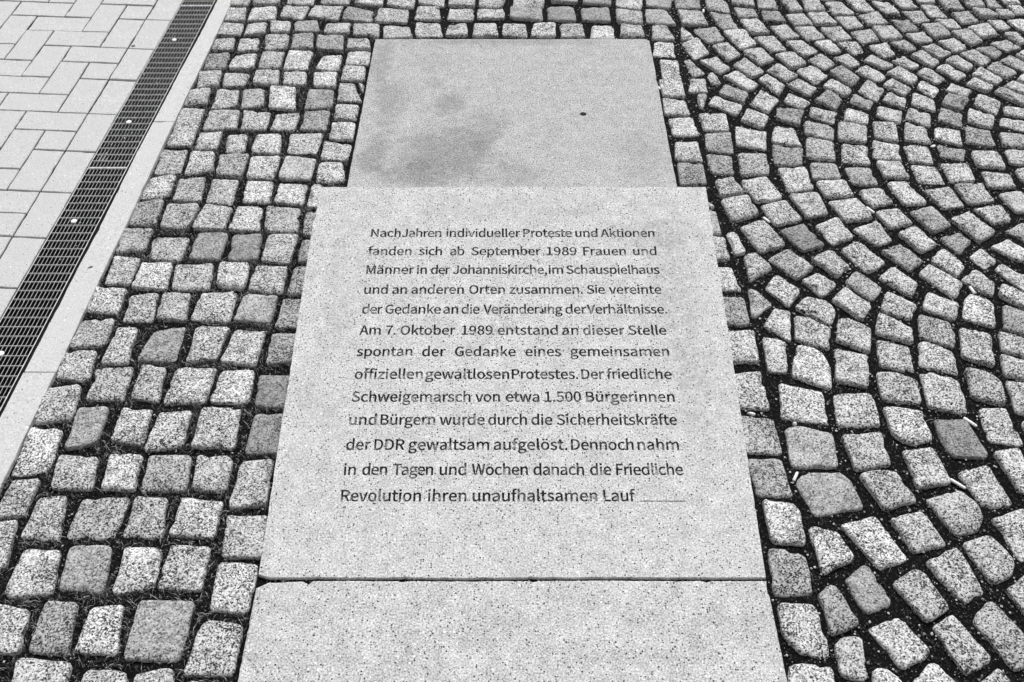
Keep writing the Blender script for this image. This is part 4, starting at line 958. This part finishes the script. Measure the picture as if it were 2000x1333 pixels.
for i in range(fill_from, len(allc)):
    c = allc[i][0]; P = [(c[0] - .07, c[1] - .07), (c[0] + .07, c[1] - .07), (c[0] + .07, c[1] + .07), (c[0] - .07, c[1] + .07)]
    for j in gnear(c, 2):
        if j == i: continue
        o = allc[j][0]; d = math.dist(c, o)
        if d > 0.24: continue
        n = ((o[0] - c[0]) / d, (o[1] - c[1]) / d)
        if j < fill_from:
            m = min(n[0] * p[0] + n[1] * p[1] for p in traced[j][2]) - 0.007
            m = max(m, n[0] * c[0] + n[1] * c[1] + 0.02)
        else: m = n[0] * (c[0] + o[0]) / 2 + n[1] * (c[1] + o[1]) / 2 - 0.0045
        P = clip(P, n, m)
        if len(P) < 3: break
    if len(P) >= 3: P = clip(P, (-1, 0.0314), -(-1.1150 - 1.34 * 0.0314) - 0.006)
    if len(P) >= 3:
        if c[0] < 0 and c[1] < 2.0: P = clip(P, (1, 0), -0.524)
        elif c[0] > 0 and c[1] < 2.0 and c[0] < 0.7: P = clip(P, (-1, 0), -0.524)
    P = [p for k, p in enumerate(P) if math.dist(p, P[k - 1]) > 0.006]
    if len(P) >= 3 and area(P) > 0.0022: fillers.append((c, P))

def in_view(x, y, m=0.0):
    yc = y * cos(radians(46.727)) + 1.75 * sin(radians(46.727))
    v = (-y * sin(radians(46.727)) + 1.75 * cos(radians(46.727))) / yc
    return abs(x / yc) < 0.5333 + m and abs(v) < 0.3555 + m

band = empty('cobblestone_band', (0, 0, 0)); tag(band, 'band of grey granite cobbles in rows between the drain and the slabs', None, None, 'structure')
field = empty('cobblestone_pavement', (0, 0, 0)); tag(field, 'grey granite cobbles laid in curved rows right of the slabs', None, None, 'structure')
polys = []
def tint(flag, rr, far):
    tone = min(1.0, max(0.55, rr.gauss(0.90, 0.09))); con = 1.0 + rr.gauss(0, 0.08)
    if 'l' in flag: tone = rr.uniform(1.02, 1.14)
    if 'd' in flag: tone = rr.uniform(0.60, 0.72)
    if 's' in flag: con = 0.62; tone *= 0.86
    return (tone, con, 0, 1)
far_parts = {'L': ([], []), 'R': ([], [])}
k = 0
for kind, flag, P in traced + [(('L' if c[0] < 0.45 else 'R'), 'f', P) for c, P in fillers]:
    k += 1; rr = random.Random(k * 17)
    c = centroid(P); polys.append(P)
    if kind == 'L' and c[0] > 0.54 and c[1] < 3.1: kind = 'R'
    (cx, cy), V, F = stone_mesh(P, k, r=0.0075 if kind == 'R' else 0.0085)
    if 'f' in flag and not in_view(c[0], c[1], 0.02):
        VV, FF = far_parts[kind]; o = len(VV)
        VV += [(x + cx, y + cy, z) for x, y, z in V]; FF += [tuple(o + q for q in f) for f in F]; continue
    st = mesh_obj('cobblestone', V, F, M_GRAN, band if kind == 'L' else field, True, (cx, cy, 0))
    st.color = tint(flag, rr, False)
    if flag == 'ds': st['label'] = 'smooth dark grey cobblestone'
    elif flag == 's': st['label'] = 'smooth even grey cobblestone'
for kd, par in (('L', band), ('R', field)):
    VV, FF = far_parts[kd]
    if VV:
        o = mesh_obj('cobblestones_beyond', VV, FF, M_GRAN, par, True); o.color = (0.9, 1, 0, 1); tag(o, None, None, None, 'stuff')

# ------------------------------------------------------------ block pavement, from its lattice
OR = (-1.2356, 3.3566); UA = (-0.10121, 0.00723); VB = (-0.00438, -0.10119)
def lat(a, b): return (OR[0] + UA[0] * a + VB[0] * b, OR[1] + UA[1] * a + VB[1] * b)
pav = empty('block_pavement', (0, 0, 0)); tag(pav, 'pale concrete block pavement in herringbone bond left of the drain', None, None, 'structure')
def block(parent, name, P, mat, zt, seed, ch=0.0020, thick=0.06, amp=0.0006):
    rr = random.Random(seed); cx = sum(p[0] for p in P) / 4; cy = sum(p[1] for p in P) / 4
    Q = edge_pts([(p[0] - cx, p[1] - cy) for p in P], 0.02, amp, seed)
    dz = rr.gauss(0, 0.0006); tx, ty = rr.gauss(0, 0.004), rr.gauss(0, 0.004)
    V = []; N = len(Q)
    for ins, z in ((0, -thick), (0, -0.003), (ch * 0.4, -0.001), (ch, 0)):
        for x, y in Q:
            d = math.hypot(x, y); f = 1 - ins / d * 1.2
            V.append((x * f, y * f, z + zt + dz + tx * x + ty * y))
    F = [(j * N + i, j * N + (i + 1) % N, (j + 1) * N + (i + 1) % N, (j + 1) * N + i) for j in range(3) for i in range(N)]
    F.append(tuple(range(3 * N, 4 * N)))
    return mesh_obj(name, V, F, mat, parent, False, (cx, cy, 0))
G = 0.0024
def rect(a0, a1, b0, b1):
    g = G / 0.1013
    return [lat(a1 - g, b1 - g), lat(a0 + g, b1 - g), lat(a0 + g, b0 + g), lat(a1 - g, b0 + g)]
n = 0
for c in range(0, 15):
    for b in range(-9, 30):
        if c == 0:
            # border course beside the drain: upright blocks
            if (b - 0) % 2 == 1: n += 1; block(pav, 'paver', rect(0.035, 1, b, b + 2), M_PAVE, 0, 1000 + n)
            continue
        if (b - (2 - c)) % 4 == 0: n += 1; block(pav, 'paver', rect(c, c + 1, b, b + 2), M_PAVE, 0, 1000 + n)
        if (b - (4 - c)) % 4 == 0: n += 1; block(pav, 'paver', rect(c, c + 2, b, b + 1), M_PAVE, 0, 1000 + n)
        if c == 1 and b % 4 == 0: n += 1; block(pav, 'paver', rect(1, 2, b, b + 1), M_PAVE, 0, 1000 + n)

# ------------------------------------------------------------ drain channel
def dl(y): return -1.2387 + (y - 3.38) * 0.0432
def dr(y): return -1.1146 + (y - 3.38) * 0.0419
drain = empty('drain_channel', (dl(2.4) + 0.06, 2.4, 0)); tag(drain, 'long narrow drainage channel with steel mesh grates between blocks and edging', 'drain')
dx, dy = dl(2.4) + 0.06, 2.4
def D(P): return [(x - dx, y - dy, z) for x, y, z in P]
YA, YB = -0.6, 4.9
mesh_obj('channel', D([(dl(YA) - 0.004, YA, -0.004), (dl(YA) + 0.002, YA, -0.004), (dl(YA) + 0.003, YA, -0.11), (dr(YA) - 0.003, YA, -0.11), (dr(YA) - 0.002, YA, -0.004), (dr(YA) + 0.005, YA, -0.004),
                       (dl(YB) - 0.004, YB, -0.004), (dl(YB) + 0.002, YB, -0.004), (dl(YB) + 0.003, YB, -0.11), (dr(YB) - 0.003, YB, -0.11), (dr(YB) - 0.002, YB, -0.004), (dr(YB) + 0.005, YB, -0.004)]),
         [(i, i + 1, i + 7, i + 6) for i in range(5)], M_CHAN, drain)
def bar(V, F, a, b, wx, z0, z1):
    """upright flat bar from a to b, wx wide"""
    L = math.dist(a, b); nx, ny = -(b[1] - a[1]) / L * wx / 2, (b[0] - a[0]) / L * wx / 2
    o = len(V)
    for z in (z0, z1):
        V += [(a[0] - nx, a[1] - ny, z), (a[0] + nx, a[1] + ny, z), (b[0] + nx, b[1] + ny, z), (b[0] - nx, b[1] - ny, z)]
    F += [(o + 4, o + 7, o + 6, o + 5), (o, o + 4, o + 5, o + 1), (o + 1, o + 5, o + 6, o + 2), (o + 2, o + 6, o + 7, o + 3), (o + 3, o + 7, o + 4, o)]
def disc(name, parent, x, y, z, r, h, mat, sx=1.0, seed=0, irr=0.0, rot=0.0, seg=14):
    rr = random.Random(seed); V = []; F = []
    ks = [1 + rr.gauss(0, irr) for _ in range(seg)]
    for s_, zz in ((1.0, 0), (0.98, h * 0.6), (0.72, h)):
        for i in range(seg):
            a = 2 * pi * i / seg; X, Y = r * s_ * ks[i] * cos(a) * sx, r * s_ * ks[i] * sin(a)
            V.append((X * cos(rot) - Y * sin(rot), X * sin(rot) + Y * cos(rot), zz))
    for j in range(2):
        for i in range(seg): F.append((j * seg + i, j * seg + (i + 1) % seg, (j + 1) * seg + (i + 1) % seg, (j + 1) * seg + i))
    F.append(tuple(range(2 * seg, 3 * seg)))
    return mesh_obj(name, V, F, mat, parent, False, (x, y, z))
for gi in range(-1, 5):
    y1 = 3.368 - gi * 1.0023 - 0.0015; y0 = y1 - 0.9985
    V = []; F = []
    e = 0.004
    for t in range(12):
        fx = t / 11
        a = (dl(y0) + e + (dr(y0) - dl(y0) - 2 * e) * fx, y0); b = (dl(y1) + e + (dr(y1) - dl(y1) - 2 * e) * fx, y1)
        edge = t in (0, 11)
        bar(V, F, a, b, 0.0024 if edge else 0.0011, -0.020, 0.0 if edge else -0.0006)
    gr = mesh_obj('grate', [(x - dx, y - dy, z) for x, y, z in V], F, None, drain, mats=[M_STEELD, M_STEEL], midx=[1 if k_ % 5 == 0 else 0 for k_ in range(len(F))])  # top face of each bar pale, its sides near black
    V = []; F = []
    nb = 30
    for t in range(nb + 1):
        y = y0 + (y1 - y0) * t / nb; bar(V, F, (dl(y) + e, y), (dr(y) - e, y), 0.0026 if t in (0, nb) else 0.0011, -0.0050, -0.0001)
    mesh_obj('cross_bars', [(x - dx, y - dy, z) for x, y, z in V], F, M_STEEL, gr)
    for by in (0.25, 0.76):
        y = y1 - by * 1.0; x = (dl(y) + dr(y)) / 2 - 0.012
        disc('bolt', gr, x - dx, y - dy, -0.0005, 0.0085, 0.0035, M_BOLT)
# bits of leaf and grit lying in the channel
V = []; F = []; rr = random.Random(11)
for i in range(750):
    y = rr.choice((rr.uniform(0.4, 4.2), rr.gauss(3.15, 0.1), rr.gauss(2.85, 0.06), rr.gauss(2.0, 0.15), rr.gauss(2.55, 0.05))); x = dl(y) + 0.008 + rr.random() * 0.106; z = rr.uniform(-0.10, -0.022) if rr.random() < 0.7 else rr.uniform(-0.02, -0.001); s = rr.uniform(0.0012, 0.0045)
    o = len(V); a = rr.uniform(0, 6.28)
    V += [(x - dx + s * cos(a), y - dy + s * sin(a), z), (x - dx + s * 0.6 * cos(a + 1.9), y - dy + s * 0.6 * sin(a + 1.9), z + rr.uniform(0, .003)), (x - dx - s * cos(a), y - dy - s * sin(a), z), (x - dx + s * 0.5 * cos(a - 1.7), y - dy + s * 0.5 * sin(a - 1.7), z + rr.uniform(0, .003))]
    F.append((o, o + 1, o + 2, o + 3))
dd = mesh_obj('leaf_litter', V, F, None, drain, mats=M_GR, midx=[rr.choice((0, 1, 1, 2)) for _ in F]); tag(dd, None, None, None, 'stuff')

# concrete edging between drain and cobbles
edg = empty('concrete_edging', (0, 0, 0)); tag(edg, 'smooth pale concrete edging strip along the right side of the drain', None, None, 'structure')
ys = [5.2, 4.67, 3.64, 2.6045, 1.5435, 0.50, -0.5]
for i in range(len(ys) - 1):
    a, b = ys[i] - 0.0015, ys[i + 1] + 0.0015
    block(edg, 'edging_slab', [(dr(b) + 0.006, b), (strip_x(b), b), (strip_x(a), a), (dr(a) + 0.006, a)], M_EDGE, 0.0, 300 + i, amp=0.0008)

# ------------------------------------------------------------ ground sheets
tag(mesh_obj('joint_bed', [(-3.2, -0.8, -0.017), (3.4, -0.8, -0.017), (3.4, 5.2, -0.017), (-3.2, 5.2, -0.017)],
             [(0, 1, 2, 3)], M_JOINT), 'dark earth and grit showing in the joints between the stones', None, None, 'structure')
# cut the drain out of the bed: replace with three sheets
bed = bpy.data.objects['joint_bed']
bm_v = []; bm_f = []
def sheet(P):
    o = len(bm_v); bm_v.extend(P); bm_f.append((o, o + 1, o + 2, o + 3))
zb = -0.005
sheet([(-3.2, -0.8, zb), (dl(-0.8) - 0.004, -0.8, zb), (dl(5.2) - 0.004, 5.2, zb), (-3.2, 5.2, zb)])
zb = -0.0100
sheet([(dr(-0.8) + 0.005, -0.8, zb), (3.4, -0.8, zb), (3.4, 5.2, zb), (dr(5.2) + 0.005, 5.2, zb)])
bed.data.clear_geometry(); bed.data.from_pydata(bm_v, [], bm_f); bed.data.materials.append(M_JOINT) if not bed.data.materials else None
g_v = [(-80, -80, -0.15), (80, -80, -0.15), (80, 80, -0.15), (-80, 80, -0.15)]
tag(mesh_obj('ground', g_v, [(0, 1, 2, 3)], M_FAR), 'cobbled ground stretching away beyond the slabs', None, None, 'structure')
# rim of paving beyond the modelled stones
R = [(-80, -80), (80, 80)]
rim_v = []; rim_f = []
def rim(x0, y0, x1, y1):
    o = len(rim_v); rim_v.extend([(x0, y0, -0.006), (x1, y0, -0.006), (x1, y1, -0.006), (x0, y1, -0.006)]); rim_f.append((o, o + 1, o + 2, o + 3))
rim(-80, 4.75, 80, 80); rim(-80, -80, 80, -0.12 - 0.55); rim(3.12, -0.67, 80, 4.75); rim(-80, -0.67, -2.78, 4.75)
tag(mesh_obj('cobbled_square', rim_v, rim_f, M_FAR), 'cobbled square continuing around the modelled stones', None, None, 'structure')

# ------------------------------------------------------------ grit, moss and grass in the joints
pgrid = {}
for i, P in enumerate(polys):
    xs = [p[0] for p in P]; yy = [p[1] for p in P]
    for a in range(int(min(xs) // 0.06), int(max(xs) // 0.06) + 1):
        for b in range(int(min(yy) // 0.06), int(max(yy) // 0.06) + 1): pgrid.setdefault((a, b), []).append(i)
def in_stone(x, y):
    return any(inpoly(polys[i], x, y) for i in pgrid.get((int(x // 0.06), int(y // 0.06)), []))
def in_slab(x, y):
    return (abs(x) < 0.521 and y < 2.06) or (abs(x) < 0.489 and y < 3.127) or x < strip_x(y) + 0.002
def joint_points(n, x0, x1, y0, y1, rr):
    out = []
    for _ in range(n * 8):
        x, y = rr.uniform(x0, x1), rr.uniform(y0, y1)
        if not in_view(x, y, 0.05) or in_slab(x, y) or in_stone(x, y): continue
        out.append((x, y))
        if len(out) >= n: break
    return out
rr = random.Random(21)
clump = wave(4, 1.0, (1, 2, 3)); 
def density(x, y): return 0.5 + 0.5 * sin(x * 23 + 3 * sin(y * 9)) * sin(y * 19 + 2 * sin(x * 13))
def grains(pts, parent, smin, smax, wts):
    V = []; F = []; mi = []
    for x, y in pts:
        s = smin + (smax - smin) * rr.random() ** 3.5; z = -0.0082 + s * 0.3 + rr.random() * 0.002; o = len(V); a = rr.uniform(0, 6.28)
        for kx, ky, kz in ((1, 0, 0), (0, 1, 0), (-1, 0, 0), (0, -1, 0), (0, 0, 1)):
            q = s * rr.uniform(0.6, 1.2); V.append((x + q * (kx * cos(a) - ky * sin(a)), y + q * (kx * sin(a) + ky * cos(a)), z + kz * q * 0.8))
        F += [(o, o + 1, o + 4), (o + 1, o + 2, o + 4), (o + 2, o + 3, o + 4), (o + 3, o, o + 4)]
        m = rr.choices((0, 1, 2), wts)[0]; mi += [m] * 4
    ob = mesh_obj('joint_grit', V, F, None, parent, mats=M_GR, midx=mi); return tag(ob, None, None, None, 'stuff')
PL = joint_points(9000, -1.12, -0.5, 0.7, 3.5, rr) + joint_points(1500, -0.6, 0.5, 3.1, 3.5, rr)
PR = joint_points(20000, 0.45, 2.0, 0.7, 3.5, rr)
grains(PL, band, 0.0008, 0.0030, (7, 2, 1)); grains(PR, field, 0.0008, 0.0038, (7, 2.5, 1.6))
def blades(pts, name, hmin, hmax, wts, parent, per=(1, 3)):
    V = []; F = []; mi = []
    for x, y in pts:
        for _ in range(rr.randint(*per)):
            bx, by = x + rr.gauss(0, 0.002), y + rr.gauss(0, 0.002)
            h = rr.uniform(hmin, hmax); a = rr.uniform(0, 6.28); lean = rr.uniform(0.3, 1.6); wd = rr.uniform(0.0003, 0.0008)
            c, s = cos(a), sin(a); o = len(V); z0 = -0.009
            mx, my, mz = bx + c * h * lean * 0.35, by + s * h * lean * 0.35, z0 + h * 0.7
            ex, ey, ez = bx + c * h * lean, by + s * h * lean, z0 + h * (1.0 if lean < 0.8 else 0.75)
            V += [(bx - s * wd, by + c * wd, z0), (bx + s * wd, by - c * wd, z0), (mx + s * wd * 0.8, my - c * wd * 0.8, mz), (mx - s * wd * 0.8, my + c * wd * 0.8, mz), (ex, ey, ez)]
            F += [(o, o + 1, o + 2, o + 3), (o + 3, o + 2, o + 4)]
            m = rr.choices((0, 1, 2), wts)[0]; mi += [m, m]
    ob = mesh_obj(name, V, F, None, parent, mats=M_BL, midx=mi); return tag(ob, None, None, None, 'stuff')
bl = [p for p in joint_points(14000, -1.12, -0.5, 0.7, 3.4, rr) if rr.random() < 0.25 + 0.9 * density(*p)]
g1 = blades(bl, 'joint_grass', 0.006, 0.017, (7, 4, 2.5), None, (1, 3)); tag(g1, 'short moss and dry grass growing in the joints of the cobble band', 'grass', None, 'stuff')
br = [p for p in joint_points(11000, 0.5, 2.0, 0.7, 3.4, rr) if rr.random() < 0.7 * density(*p) ** 2]
g2 = blades(br, 'joint_moss', 0.005, 0.014, (7, 3, 1), None, (1, 2)); tag(g2, 'sparse moss in the joints of the curved cobble pavement', 'moss', None, 'stuff')
# sand in the joint between the two slabs
V = []; F = []; mi = []
for i in range(420):
    x = rr.uniform(-0.5, 0.515); y = rr.uniform(0.9815, 0.9875); s = rr.uniform(0.0006, 0.0022) if rr.random() < 0.97 else 0.004
    if x < -0.40 and rr.random() < 0.6: y = 0.975 + rr.random() * 0.02 ; s *= 1.3
    o = len(V); z = -0.009
    for kx, ky, kz in ((1, 0, 0), (0, 1, 0), (-1, 0, 0), (0, -1, 0), (0, 0, 1)): V.append((x + s * kx, y + s * ky, z + kz * s))
    F += [(o, o + 1, o + 4), (o + 1, o + 2, o + 4), (o + 2, o + 3, o + 4), (o + 3, o, o + 4)]; mi += [rr.choices((0, 1, 2), (4, 3, 1))[0]] * 4
tag(mesh_obj('slab_joint_grit', V, F, None, None, mats=M_GR, midx=mi), 'grit in the dark gap between the inscribed and the lower slab', 'grit', None, 'stuff')

# ------------------------------------------------------------ small litter
def butt(x, y, z, L, r, rot, label, tilt=0.0):
    seg = 8; V = []; F = []
    for j, (u, q) in enumerate(((-0.5, 0.8), (-0.47, 1.0), (0.1, 1.0), (0.42, 0.95), (0.5, 0.7))):
        for i in range(seg):
            a = 2 * pi * i / seg; V.append((L * u, r * q * cos(a), r + r * q * sin(a) * 0.85))
    for j in range(4):
        for i in range(seg): F.append((j * seg + i, (j + 1) * seg + i, (j + 1) * seg + (i + 1) % seg, j * seg + (i + 1) % seg))
    F += [tuple(range(seg)), tuple(range(5 * seg - 1, 4 * seg - 1, -1))]
    o = mesh_obj('cigarette_butt', V, F, M_WHITE, None, True, (x, y, z)); o.rotation_euler = (0, tilt, rot)
    return tag(o, label, 'cigarette butt', 'white butts lying in the cobble joints')
butt(0.629, 1.241, -0.010, 0.026, 0.0035, 1.05, 'white cigarette butt beside the smooth grey cobble near the slab corner')
butt(1.030, 2.166, -0.006, 0.030, 0.0042, -1.0, 'white butt in a joint among mid-distance cobbles, upper right of centre')
butt(1.214, 1.834, -0.006, 0.026, 0.0042, 1.75, 'white butt standing out between cobbles, far right at mid height')
butt(1.064, 1.391, -0.006, 0.034, 0.0038, -0.85, 'white butt along the edge of the cracked dark cobble')
butt(0.9815, 1.220, -0.008, 0.036, 0.0036, -0.75, 'long thin white butt in a black joint near the right edge')
butt(0.725, 2.125, -0.008, 0.026, 0.0038, -1.0, 'white butt in a joint left of the smooth dark cobble')
butt(0.7094, 3.329, -0.006, 0.024, 0.004, 1.4, 'small white butt at the top edge among the far cobbles')
def scrap(x, y, z, a, b, rot, label, name='paper_scrap', mat=None, h=0.003, seed=1, cat='scrap'):
    rr2 = random.Random(seed); V = []; F = []; seg = 9
    ks = [rr2.uniform(0.75, 1.15) for _ in range(seg)]
    for s_, zz in ((1, 0), (0.96, h * 0.6), (0.6, h)):
        for i in range(seg):
            t = 2 * pi * i / seg; V.append((a * s_ * ks[i] * cos(t), b * s_ * ks[i] * sin(t), zz * rr2.uniform(0.85, 1.15)))
    for j in range(2):
        for i in range(seg): F.append((j * seg + i, j * seg + (i + 1) % seg, (j + 1) * seg + (i + 1) % seg, (j + 1) * seg + i))
    F.append(tuple(range(2 * seg, 3 * seg)))
    o = mesh_obj(name, V, F, mat or M_WHITE, None, True, (x, y, z)); o.rotation_euler = (0, 0, rot)
    return tag(o, label, cat)
scrap(1.310, 2.489, -0.010, 0.009, 0.006, 0.5, 'small white paper scrap in a joint, far right', seed=2)
scrap(0.562, 1.4196, -0.010, 0.011, 0.0045, -0.2, 'curled white scrap in the joint touching the inscribed slab', seed=3, h=0.006)
scrap(0.657, 1.3906, -0.010, 0.006, 0.005, 0.2, 'round pale pebble in the joint above the smooth grey cobble', 'pebble', M_GR[2], 0.007, 4, 'pebble')
scrap(0.4918, 2.812, -0.006, 0.004, 0.010, 0.15, 'white paper scrap wedged beside the right edge of the blank slab', seed=5)
scrap(0.2292, 2.652, 0.0, 0.0105, 0.0092, -0.45, 'black lump of gum on the stained blank slab', 'chewing_gum', M_GUM, 0.004, 6, 'gum')
scrap(-1.1369, 1.920, 0.0, 0.0095, 0.0055, 0.5, 'dark flattened gum on the concrete edging strip', 'chewing_gum', M_GREY, 0.0015, 7, 'gum')
scrap(-1.3351, 3.076, 0.0, 0.0075, 0.0055, 0.3, 'grey gum spot on a concrete block near the drain', 'chewing_gum', M_GREY, 0.0015, 8, 'gum')
scrap(-1.255, 2.43, -0.009, 0.030, 0.016, 1.5, 'pale flat leaf caught on the drain grate near its joint', 'leaf', M_GR[1], 0.0015, 9, 'leaf')
